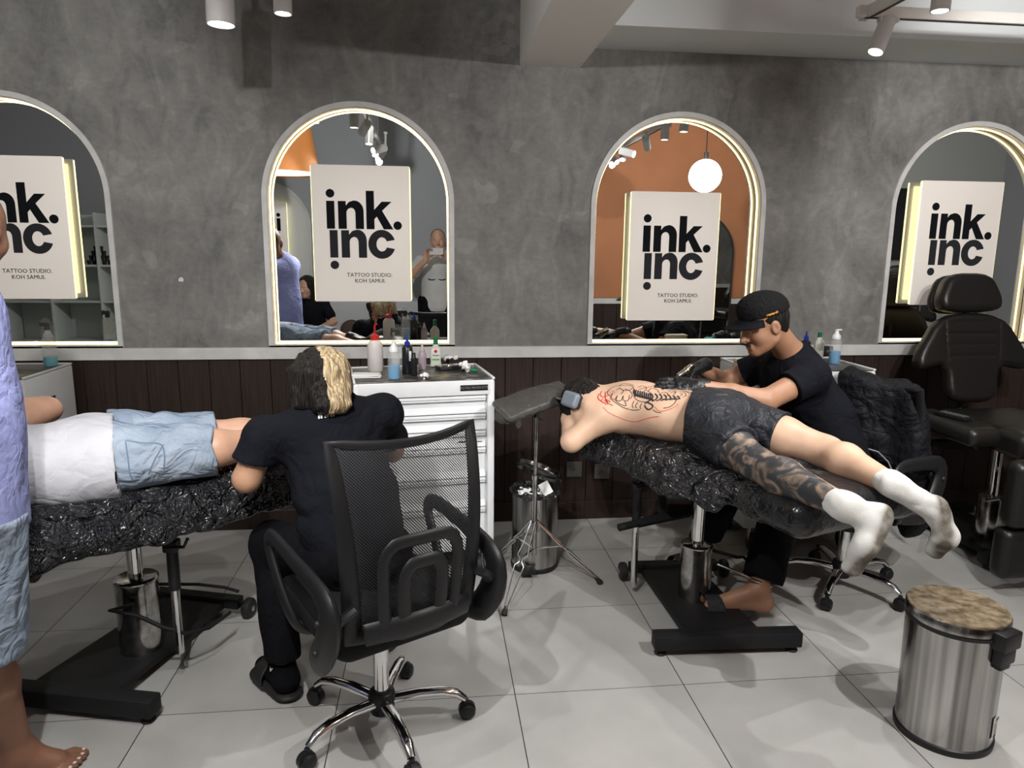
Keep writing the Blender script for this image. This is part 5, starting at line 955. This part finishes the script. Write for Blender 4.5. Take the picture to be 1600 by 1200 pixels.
for i, (o, L_) in enumerate(((.036, .070), (.014, .068), (-.004, .060), (-.020, .050), (-.036, .040))): obj('toenail', G().sphere(tuple(tp - d * (.067 - L_) + s_ * o + (0, 0, .0045)), .0058, 8, (1, 1, .5)), M('pale_nail', (.60, .48, .42), .35), t, world=True)
V = Vol((-1.68, -2.55, .60), (-.90, -1.75, 1.62), .0065); V.cap(ch + (0, 0, .06), ch - (0, 0, .18), .175, .175, .05, (f_, .80)); V.cap(ch - (.01, 0, .15), (ch + hp) / 2 - (.020, .02, .30), .178, .207, .05, (f_, .88)); V.cap(shr, shl, .075, None, .07); V.cap(ch + (0, 0, .14), ch + (0, 0, .17), .08, .07, .04)
V.cap(shr, shr * .15 + elr * .85, .075, .080, .03); V.cap(shl, shl * .15 + ell_ * .85, .075, .080, .03); V.cut((-1.1, -2.1, .800), (.25, -.15, -1)); V.noise(.007, 5, 2, True, (1, 1, .5)); V.noise(.0025, 13, 5, True, (1, 1, .6)); ls = vobj('t_shirt', V, m_lilac, t)
V = Vol((-1.60, -2.50, .38), (-.92, -1.80, 1.0), .0065); V.chain([hp + (.045, .02, .0), kn_ + (.0, .01, -.10)], [.125, .105], .03); V.chain([hp + (-.05, -.03, .05), kn2 + (0, 0, -.10)], [.135, .10], .03); V.ell(hp, (.14, .15, .13), .05); V.cut((0, 0, .455), (0, 0, -1)); V.cut((0, 0, .84), (0, 0, 1)); V.noise(.006, 7, 41, True, (1, 1, .6)); V.noise(.003, 16, 42, True); vobj('shorts', V, m_denim, t)
# ================================================================ the far side of the studio (seen in the mirrors)
def globe(loc, e, label):
    t = thing('pendant_globe_lamp', label, 'lamp', loc, group='glowing globe pendants'); obj('glass_globe', G().sphere((0, 0, 0), .15, 32), M('glowing_opal_glass', (1, 1, 1), .4, emit=((1, .93, .84), e)), t)
    obj('cord', G().cyl((0, 0, .18), (0, 0, RZ - loc[2]), .005, n=8), m_dark, t); obj('lamp_holder', G().cyl((0, 0, .145), (0, 0, .21), .02, n=16), m_dark, t)
globe((2.54, -2.70, 2.21), 11, 'glowing round globe lamp in front of the terracotta wall'); globe((-4.3, -2.3, 2.3), 26, 'added unseen globe lamp near the left side wall, for fill light')  # second globe is added out of sight as ambient fill
t = thing('pendant_shade_lamp', 'large terracotta lampshade hanging above the seated woman', 'lamp', (-1.36, -3.0, 2.18)); m_sh = M('terracotta_shade', (.42, .15, .035), .7)
obj('lamp_shade', G().lathe([(.35, 0), (.352, .003), (.27, .50), (.262, .50), (.342, .004)], n=48), m_sh, t); obj('shade_diffuser', G().lathe([(0, .012), (.335, .012)], n=48), M('lit_shade_diffuser', (1, 1, 1), .5, emit=((1, .93, .82), 4.)), t, smooth=False); obj('cord', G().cyl((0, 0, .48), (0, 0, .82), .005, n=8), m_dark, t)
# arched panel with a sign on the grey wall
t = thing('wall_arch_panel', 'white arched panel on the grey wall behind the seated woman', 'panel', (-1.85, WOY, .40)); lo = arch_loop(0, .50, 0, 1.35)
obj('frame', G().prism([lo, arch_loop(0, .475, .02, 1.35)], (0, .004, 0), (1, 0, 0), (0, 0, 1), (0, .03, 0)), m_trim, t); obj('arch_face', G().prism([arch_loop(0, .478, .01, 1.35)], (0, .002, 0), (1, 0, 0), (0, 0, 1), (0, .008, 0)), M('arch_face_white', (.60, .61, .62), .6), t, smooth=False)
src = [o for o in COL.objects if o.name.startswith('studio_sign') and o.parent is None][1]
s2 = dup(src); s2.location = (-1.85, WOY + .065, 1.33); s2.rotation_euler = (0, 0, math.pi); s2['label'] = 'white sign on the arched panel across the room, seen in the mirror'; s2['group'] = 'signs across the room'
struct('trim_5', G().box((-2.35, WOY + .012, .46), (6.3, .02, .92), .003), M('white_panelling', (.50, .51, .53), .6))
# round topped mirror with a thin black frame on the terracotta wall
t = thing('arched_floor_mirror', 'tall arched mirror in a thin black frame on the terracotta wall', 'mirror', (2.93, ORY + .02, .12)); obj('frame', G().prism([arch_loop(0, .455, 0, 1.38), arch_loop(0, .440, .015, 1.38)], (0, .0, 0), (1, 0, 0), (0, 0, 1), (0, .03, 0)), m_dark, t); obj('mirror_pane', G().prism([arch_loop(0, .443, .012, 1.38)], (0, .012, 0), (1, 0, 0), (0, 0, 1), (0, .006, 0)), m_mirror, t, smooth=False)
# white shelving with stacked cups
t = thing('shelf_unit', 'white shelf unit with black cups, seen in the leftmost mirror', 'shelf', (-3.75, -4.32, 0)); g = G()
m_shw = M('shelf_white', (.58, .62, .60), .5)
for z in (.12, .50, .93, 1.31, 1.72): obj('shelf_board', G().box((0, 0, z), (1.5, .34, .022), .002), m_shw, t)
for x in (-.75, -.25, .25, .75): obj('upright', G().box((x, 0, .93), (.022, .36, 1.86), .002), m_shw, t)
obj('back_panel', G().box((0, -.178, .93), (1.52, .008, 1.84)), m_shw, t)
first = None
for r_ in range(5):
    for c in range(5 - r_):
        if first is None: first = obj('cup', G().lathe([(0, 0), (.018, 0), (.024, .048), (.022, .048), (.017, .004), (0, .004)], n=14), m_rub)
        o = first if r_ == 0 and c == 0 else first.copy()
        if o is not first: COL.objects.link(o)
        o.location = (-3.62 + .052 * (c + r_ / 2), -4.22, 1.3215 + .0485 * r_); tag(o, 'small black cup in the pyramid on the white shelf', 'cup', 'pyramid of black cups')
# bench, cushions and seated woman
t = thing('bench', 'low white bench along the grey wall under the arched panel', 'bench', (-1.2, -4.30, 0)); obj('bench_seat', G().box((0, 0, .44), (2.2, .45, .06), .01), m_white, t); obj('bench_base', G().box((0, -.02, .205), (2.1, .38, .41), .006), m_white, t)
for k, (x, z) in enumerate(((-.90, .605), (-.60, .605))):
    V = Vol((-.2, -.14, -.2), (.2, .14, .2), .01); V.ell((0, 0, 0), (.13, .06, .125), 0); o = vobj('round_cushion', V, M('brown_cushion', (.07, .045, .035), .85), None); o.location = (x, -4.25 + .09 * k, z); tag(o, ['brown round cushion on the bench, nearer the woman', 'brown round cushion on the bench, further from the woman'][k], 'cushion', 'brown bench cushions')
m_flat = lambda n, c: M(n, c, .8)
t = thing('person', 'seated person with long dark hair in a black top, seen in the mirror', 'person', (-1.30, -4.15, .47)); H = Fr((-1.36, -4.12, 1.10), (-.4, .9, -.15), (0, 0, 1), .95); pv = np.array((-1.30, -4.22, .57)); ch = np.array((-1.33, -4.18, .86))
V = Vol((-1.75, -4.5, .0), (-.85, -3.4, 1.3), .009); head(V, H); V.cap(ch, pv, .12, .12, .04, ((0, 1, 0), .7)); V.cap(ch + (0, 0, .10), H(-.02, 0, -.05), .05); e = np.array((-1.08, -4.12, .72)); V.chain([ch + (.15, 0, .04), e, (-1.22, -3.92, .66)], [.045, .038, .027], .02); V.chain([ch + (-.15, 0, .04), (-1.56, -4.10, .70), (-1.36, -3.9, .66)], [.045, .038, .027], .02)
for s in (-.1, .1): V.chain([pv + (s, 0, 0), (-1.30 + s, -3.78, .52), (-1.30 + s, -3.80, .10)], [.08, .058, .04], .02); V.cap((-1.30 + s, -3.80, .06), (-1.30 + s, -3.66, .035), .035, .028, .02)
V.cut((0, 0, .004), (0, 0, -1)); vobj('body', V, m_skE, t); eyes(H, t)
V = Vol((-1.7, -4.5, .45), (-.9, -3.6, 1.05), .009); V.cap(ch, pv, .145, .15, .04, ((0, 1, 0), .75)); V.cap(ch + (-.14, 0, .06), ch + (.14, 0, .06), .065); V.cap(ch + (.15, 0, .04), e * .6 + (ch + (.15, 0, .04)) * .4, .062); V.cap(ch + (-.15, 0, .04), ch + (-.17, .03, -.03), .062); V.noise(.005, 6, 2, True); vobj('top', V, m_bshirt, t)
V = Vol((-1.6, -4.45, .06), (-1.0, -3.6, .75), .009); [V.chain([pv + (s, 0, 0), (-1.30 + s, -3.78, .52), (-1.30 + s, -3.80, .12)], [.10, .075, .06], .03) for s in (-.1, .1)]; vobj('trousers', V, m_bpants, t)
V = Vol(H.c - .3, H.c + .25, .007); V.ell(H(-.025, 0, .03), (.11, .093, .10), 0, H.ax); V.cap(H(-.06, 0, .0), H(-.06, 0, -.22), .07, .05, .04); V.cap(H(0, .07, .04), H(-.0, .08, -.2), .035, .03, .03); V.cap(H(0, -.07, .04), H(-.0, -.08, -.2), .035, .03, .03); V.cut(H(.062, 0, 0), H.f); V.noise(.005, 26, 5, True, (1, 1, .3)); vobj('hair', V, m_hdark, t)
# photographer behind the phone
t = thing('person', 'person in grey printed t-shirt photographing with a phone, seen in the mirror', 'person', (.06, -4.2, 0)); H = Fr((.075, -4.14, 1.615), (-.0, 1, -.1), (0, 0, 1), .98); ch = np.array((.06, -4.22, 1.28)); pv = np.array((.06, -4.25, .93)); sl = ch + (-.185, 0, .10); sr = ch + (.185, 0, .10)
hl_ = np.array((-.055, -3.925, 1.455)); hr_ = np.array((.175, -3.925, 1.46)); el = np.array((-.215, -4.06, 1.24)); er = np.array((.36, -4.06, 1.22))
V = Vol((-.45, -4.5, -.005), (.55, -3.80, 1.8), .007); head(V, H); V.cap(ch + (0, 0, .14), H(-.02, 0, -.05), .062, .058, .03); V.cap(ch, pv, .15, .15, .04, ((0, 1, 0), .75)); V.chain([sl, el, hl_ - (0, 0, .05)], [.052, .043, .028], .02); V.chain([sr, er, hr_ - (0, 0, .05)], [.052, .043, .028], .02)
hand(V, hl_ - (0, 0, .05), (.15, .25, 1), (-.6, -.7, .2), 1, (.35, .5, .5)); hand(V, hr_ - (0, 0, .05), (-.15, .25, 1), (.6, -.7, .2), -1, (.35, .5, .5))
for s in (-.1, .1): V.chain([pv + (s, 0, -.02), (.06 + s * 1.1, -4.22, .50), (.06 + s * 1.1, -4.26, .10)], [.095, .062, .042], .03); V.cap((.06 + s * 1.1, -4.28, .045), (.06 + s * 1.2, -4.10, .035), .04, .03, .02)
V.cut((0, 0, .003), (0, 0, -1)); vobj('body', V, m_skE, t); eyes(H, t)
V = Vol((-.40, -4.5, .72), (.50, -3.9, 1.50), .007); V.cap(ch, pv + (0, 0, -.02), .17, .185, .05, ((0, 1, 0), .8)); V.cap(sl, sr, .07, None, .06); V.cap(sl, sl + (el - sl) * .75, .07, .08); V.cap(sr, sr + (er - sr) * .75, .07, .08); V.cap(ch + (0, 0, .12), ch + (0, 0, .15), .08, .07, .04); V.noise(.006, 5, 8, True, (1, 1, .6)); V.cut((0, 0, .83), (0, 0, -1)); sh_ = vobj('t_shirt', V, M('grey_marl', (.50, .50, .49), .9, var=.05, vscale=8), t)
def rect(x0, y0, x1, y1, n=8): return [(x0, y0), (x1, y0), (x1, y1), (x0, y1)]
g = G()
for s in (-1, 1): g.prism([[(.06 + s * .012, 1.195), (.06 + s * .06, 1.188), (.06 + s * .10, 1.200), (.06 + s * .09, 1.180), (.06 + s * .05, 1.176), (.06 + s * .02, 1.184)]], (0, -3.9, 0), (1, 0, 0), (0, 0, 1), (0, 0, 0))
decal('shirt_print', (g.v, g.f), m_ink, sh_, (0, -1, 0), sh_, .002)
V = Vol((-.3, -4.5, .38), (.42, -4.0, 1.0), .009); [V.chain([pv + (s, 0, 0), (.06 + s * 1.1, -4.22, .45)], [.12, .10], .03) for s in (-.1, .1)]; V.cut((0, 0, .46), (0, 0, -1)); vobj('shorts', V, m_bpants, t)
V = Vol(H.c - .17, H.c + .17, .007); V.ell(H(-.03, 0, .035), (.096, .081, .088), 0, H.ax); V.cut(H(.02, 0, 0), nrm(H.f - H.u * .5)); V.cut(H(0, 0, -.02), -H.u); vobj('hair', V, M('short_grey_hair', (.12, .11, .10), .7), t)
t = thing('phone', 'pale silver phone held up sideways by the photographer', 'phone', (.055, -3.866, 1.495)); obj('phone_body', G().box((0, 0, 0), (.147, .008, .071), .0035), M('silver_phone', (.62, .62, .62), .25), t); obj('camera_bump', G().box((-.052, .0048, .014), (.036, .002, .036), .0009), M('phone_glass', (.4, .4, .41), .1), t)
for k, (dx, dz) in enumerate(((-.060, .022), (-.060, .006), (-.044, .014))): obj('lens', G().cyl((dx, .005, dz), (dx, .0068, dz), .006, n=16), m_dark, t)
# second reclining chair and a dark wall screen for the mirror at the far right
src = [o for o in COL.objects if o.name.startswith('reclining_chair')][0]; c = dup(src); c.location = (4.30, -2.25, 0); c.rotation_euler = (0, 0, math.radians(200)); c['label'] = 'black reclining chair across the room, reflected in the mirror at far right'
t = thing('wall_screen', 'dark upright screen on the pale wall, reflected at far right', 'screen', (5.25, ORY + .03, 1.85)); obj('screen_frame', G().box((0, 0, 0), (.48, .04, .80), .005), m_plas, t); obj('screen_glass', G().box((0, .0205, 0), (.45, .004, .77)), M('screen_glass', (.02, .02, .022), .08), t)
# ================================================================ small things on the cabinets
m_clear = M('clear_plastic', (.75, .77, .77), .10, alpha=.20); m_milky = M('milky_plastic', (.72, .68, .66), .35, alpha=.80); m_red = M('red_cap', (.55, .02, .02), .35); m_blueliq = M('blue_liquid', (.05, .33, .62), .15, alpha=.85); m_teal = M('teal_liquid', (.05, .42, .50), .15, alpha=.85)
m_green = M('green_cap', (.01, .16, .06), .35); m_bcap = M('blue_cap', (.01, .03, .30), .3); m_wcap = M('white_pump', (.70, .72, .72), .35); m_pink = M('pinkish_clear', (.42, .34, .38), .2, alpha=.7); m_lab = M('label_white', (.62, .64, .60), .5); m_lgreen = M('label_green', (.10, .35, .08), .5)
ZT = .9445
def place(u, v, z=ZT): p = px(u, v, z=z); return (p[0], p[1], z)
def bottle(name, label, cat, loc, grp=None): return thing(name, label, cat, loc, group=grp)
b = bottle('squeeze_bottle', 'tall milky squeeze bottle with red nozzle on the white cabinet', 'bottle', place(587, 580))
obj('bottle_body', G().lathe([(0, 0), (.031, 0), (.036, .006), (.0365, .10), (.035, .128), (.026, .142), (.018, .148), (.018, .152), (0, .152)], n=32), m_milky, b); obj('cap', G().lathe([(.020, .148), (.020, .166), (.012, .172), (.006, .174), (0, .174)], n=24), m_red, b); obj('nozzle', G().tube([(0, 0, .17), (0, 0, .212), (.004, -.002, .220), (.012, -.006, .222)], .0042, 8), m_red, b)
def foam(label, loc, k=1., liq=m_blueliq):
    b = bottle('foam_bottle', label, 'bottle', loc, 'foam pump bottles with blue liquid')
    obj('bottle_body', G().lathe([(0, 0), (.024 * k, 0), (.027 * k, .004), (.027 * k, .105 * k), (.022 * k, .118 * k), (.017 * k, .122 * k)], n=28), m_clear, b); obj('liquid', G().lathe([(0, .003), (.0245 * k, .003), (.0245 * k, .062 * k), (0, .062 * k)], n=28), liq, b)
    obj('pump', G().lathe([(.018 * k, .118 * k), (.021 * k, .122 * k), (.020 * k, .138 * k), (.010 * k, .150 * k), (.008 * k, .168 * k), (0, .169 * k)], n=20).box((.008 * k, -.004, .166 * k), (.030 * k, .011 * k, .008), .003), m_wcap, b); return b
foam('foam bottle with bright blue liquid at the front of the white cabinet', place(616, 592))
def spray(label, loc, liq, ll=.05, k=1.):
    b = bottle('spray_bottle', label, 'bottle', loc, 'clear spray bottles in film'); obj('bottle_body', G().lathe([(0, 0), (.026 * k, 0), (.029 * k, .005), (.029 * k, .10 * k), (.020 * k, .135 * k), (.011 * k, .155 * k), (.011 * k, .165 * k)], n=28), m_clear, b)
    if liq: obj('liquid', G().lathe([(0, .003), (.026 * k, .003), (.026 * k, ll), (0, ll)], n=28), liq, b)
    obj('trigger', G().box((-.008, 0, .185 * k), (.045, .016, .022), .005).tube([(-.025, 0, .182 * k), (-.030, 0, .165 * k), (-.022, 0, .150 * k)], .003, 6).cyl((0, 0, .160 * k), (0, 0, .178 * k), .012), m_plas, b)
    V = Vol((-.06, -.05, .06), (.06, .05, .24), .004); V.cap((0, 0, .10 * k), (0, 0, .19 * k), .031, .026, .02); V.noise(.007, 40, 9, True); obj_ = vobj('film_wrap', V, m_film, b, world=False); return b
spray('clear spray bottle wrapped in film behind the blue foam bottle', place(622, 577), None, k=1.02); spray('clear spray bottle with a little teal liquid on the left cabinet', place(80, 572), m_teal, .045, 1.08)
b = bottle('ink_bottle', 'tall black ink bottle with blue pointed cap on the white cabinet', 'bottle', place(637, 584)); obj('bottle_body', G().lathe([(0, 0), (.022, 0), (.0245, .004), (.0245, .12), (.019, .130), (.011, .134)], n=28), M('black_ink_plastic', (.012, .013, .018), .25), b); obj('cap', G().lathe([(.013, .132), (.013, .148), (.006, .152), (.0035, .176), (0, .178)], n=18), m_bcap, b); obj('label', G().box((.012, -.0215, .085), (.014, .003, .045), .001), m_lab, b)
b = bottle('ink_bottle', 'short all-black ink bottle in front of the blue-capped one', 'bottle', place(647, 587)); obj('bottle_body', G().lathe([(0, 0), (.013, 0), (.0145, .003), (.0145, .078), (.009, .084), (.008, .104), (0, .105)], n=22), m_plas, b)
b = bottle('nozzle_bottle', 'small pinkish clear bottle with thin pointed nozzle', 'bottle', place(660, 577)); obj('bottle_body', G().lathe([(0, 0), (.018, 0), (.0195, .004), (.0195, .072), (.012, .088), (.010, .092)], n=24), m_pink, b); obj('nozzle', G().lathe([(.0105, .090), (.0095, .098), (.003, .122), (0, .124)], n=16), M('frosted_nozzle', (.55, .48, .50), .3, alpha=.8), b)
b = bottle('antiseptic_bottle', 'clear labelled bottle with dark green cap on the white cabinet', 'bottle', place(681, 573)); V = Vol((-.04, -.03, -.005), (.04, .03, .13), .0025)
poly_op(V, [(-.027, 0), (.027, 0), (.025, .03), (.029, .060), (.027, .085), (.012, .106), (.009, .112), (-.009, .112), (-.012, .106), (-.027, .085), (-.029, .060), (-.025, .03)], (0, 0, 0), (1, 0, 0), (0, 0, 1), .034, .010); vobj('bottle_body', V, M('milky_clear', (.66, .68, .62), .25, alpha=.85), b, world=False); obj('cap', G().lathe([(.0115, .108), (.0115, .146), (.009, .148), (0, .148)], n=20), m_green, b)
obj('label', G().box((0, -.0175, .058), (.036, .001, .062), .0003), m_lab, b); obj('label_emblem', G().lathe([(0, .0), (.008, .0)], (0, -.0186, .078), 20, (0, -1, 0)), [m_red], b, smooth=False); obj('label_band', G().box((0, -.0184, .038), (.034, .0008, .008)), m_lgreen, b); obj('label_lettering', text_geo('Bactigel', .0095, (0, -.0190, .056), (1, 0, 0), (0, 0, 1), .0002, .0002, 'CENTER'), M('label_dark_print', (.03, .10, .08), .5), b, smooth=False)
o = obj('paper_napkin', G().box((0, 0, .004), (.13, .10, .003), .001, Matrix.Rotation(.05, 3, 'Z')).box((.003, .002, .0085), (.125, .095, .003), .001, Matrix.Rotation(.12, 3, 'Z')).box((0, 0, .0125), (.12, .09, .003), .001, Matrix.Rotation(-.06, 3, 'Z')), m_tis); o.location = place(572, 589, .944); tag(o, 'folded stack of white napkins by the blond head on the cabinet', 'napkin')
tissue('crumpled clear-white tissue in front of the short black bottle', place(662, 593), .024, 51); tissue('crumpled white tissue cup shape behind the black box', place(727, 582), .030, 53, flat=.9); tissue('crumpled white wipe lying behind the green-capped bottle', place(703, 566), .042, 55, flat=.25)
t = thing('black_box', 'flat black glossy box with crumpled tissue behind it on the cabinet', 'box', place(702, 577), .35); obj('box_body', G().box((0, 0, .009), (.12, .075, .016), .003), m_plas, t); obj('box_lid', G().box((0, 0, .0185), (.122, .077, .003), .001), M('gloss_black', (.01, .01, .012), .05, coat=1.), t)
t = thing('marker_pen', 'dark green marker pen at the right end of the cabinet top', 'pen', place(738, 581), -.3); obj('pen_barrel', G().cyl((-.03, 0, .0085), (.025, 0, .0085), .0078, n=16), m_green, t); obj('pen_cap', G().cyl((-.05, 0, .0085), (-.029, 0, .0085), .0086, n=16), m_plas, t)
# on the cabinet by the man in the cap
foam('foam bottle with a little blue liquid beside the draped jacket', place(1303, 568), 1.06)
b = bottle('ink_bottle', 'black bottle with bright blue nozzle behind the shoulder of the man in the cap', 'bottle', place(1257, 562)); obj('bottle_body', G().lathe([(0, 0), (.022, 0), (.0245, .004), (.0245, .095), (.011, .108)], n=24), m_plas, b); obj('cap', G().lathe([(.013, .106), (.013, .124), (.006, .130), (.003, .152), (0, .153)], n=16), m_bcap, b)
b = bottle('antiseptic_bottle', 'white bottle with green cap between the blue nozzle and the foam bottle', 'bottle', place(1278, 560)); obj('bottle_body', G().lathe([(0, 0), (.024, 0), (.026, .004), (.026, .09), (.010, .118)], n=24), m_lab, b); obj('cap', G().lathe([(.0115, .115), (.0115, .142), (0, .143)], n=16), m_green, b)
b = bottle('jar', 'dark round jar with black lid behind the foam bottle', 'jar', place(1291, 556)); obj('jar_body', G().lathe([(0, 0), (.03, 0), (.032, .004), (.032, .035), (.030, .038)], n=24), m_plas, b); obj('lid', G().lathe([(.033, .036), (.034, .05), (.030, .054), (0, .054)], n=24), m_rub, b)
for k in range(7):
    o = obj('paper_towel', G().box((0, 0, .003), (.125, .12, .0056), .0018, Matrix.Rotation(random.uniform(-.06, .06), 3, 'Z')), M('cream_towel', (.70, .66, .55), .9)); p = place(1172, 577); o.location = (p[0] + .012 + random.uniform(-.004, .004), p[1] + .03, ZT + .0062 * k); tag(o, 'cream paper towel, number-less layer of the stack beside the cap' if False else ['lowest', 'second lowest', 'third lowest', 'middle', 'third highest', 'second highest', 'topmost'][k] + ' cream paper towel of the stack under the capped man chin', 'paper towel', 'stack of paper towels')
tissue('crumpled teal wipe behind the stack of paper towels', place(1192, 566), .042, 61, 'crumpled_wipe', 'wipe', None, M('teal_wipe', (.10, .40, .45), .7)); 
V = Vol((-.02, -.12, -.14), (.05, .12, .05), .004); V.rbox((.0, 0, -.03), (.012, .07, .08), .01); V.noise(.012, 22, 7, True); o = vobj('plastic_bag', V, m_film, None); o.location = (1.519, -.42, .90); tag(o, 'crumpled clear plastic bag hanging on the left side of the far cabinet', 'bag')
# black jacket over the back of the second office chair
Q = np.array((2.045, -.815, 0)); nP = nrm((.73, .68, 0)); eP = np.array((.68, -.73, 0)) / np.hypot(.68, .73)
def onp(u, v):
    o_ = np.array(CAM_LOC); d = px(u, v, t=1.) - o_; p = o_ + d * (((Q - o_) @ nP) / (d @ nP)); return ((p - Q) @ eP, p[2])
out = [onp(q[0] + (8 if q[0] > 1380 else 0), q[1]) for q in ((1310, 590), (1321, 572), (1360, 581), (1424, 597), (1440, 612), (1449, 690), (1460, 770), (1466, 806), (1440, 832), (1402, 838), (1384, 800), (1352, 762), (1325, 720), (1312, 660))]
V = Vol((1.65, -1.35, .15), (2.65, -.30, 1.06), .0085); out = chaikin(out, 2, .25); poly_op(V, out, Q, eP, (0, 0, 1), .12, .045); poly_op(V, [(x * .86 + .02, z * .97 + .02 if z > .6 else z * .5 + .36) for x, z in out], Q - nP * .035, eP, (0, 0, 1), .10, .045, .03)
V.noise(.020, 6, 5, True, (1.6, 1.6, .28)); V.noise(.008, 13, 6, True, (1.3, 1.3, .4)); V.noise(.003, 24, 7, True)
t = thing('jacket', 'black jacket draped over the chair back behind the man in the cap', 'jacket', (2.07, -.77, .5)); vobj('jacket_body', V, cloth('black_jacket_cloth', (.008, .008, .011), .4, 9, .6, .2), t)
obj('jacket_lining_edge', G().tube([px(1352, 700, y=-.90), px(1372, 706, y=-.92), px(1388, 722, y=-.94), px(1398, 745, y=-.96), px(1402, 765, y=-.97)], .0035, 6), M('grey_piping', (.22, .22, .24), .5), t, world=True)
o = obj('wall_plaster_dab', G().prism([[(-.012, -.008), (.010, -.010), (.013, .004), (.002, .014), (-.010, .006)]], (0, 0, 0), (1, 0, 0), (0, 0, 1), (0, -.003, 0)), m_white); P = px(283, 437, y=0); o.location = (P[0], -.0005, P[2]); tag(o, 'small white dab of filler on the grey plaster wall', 'plaster dab')
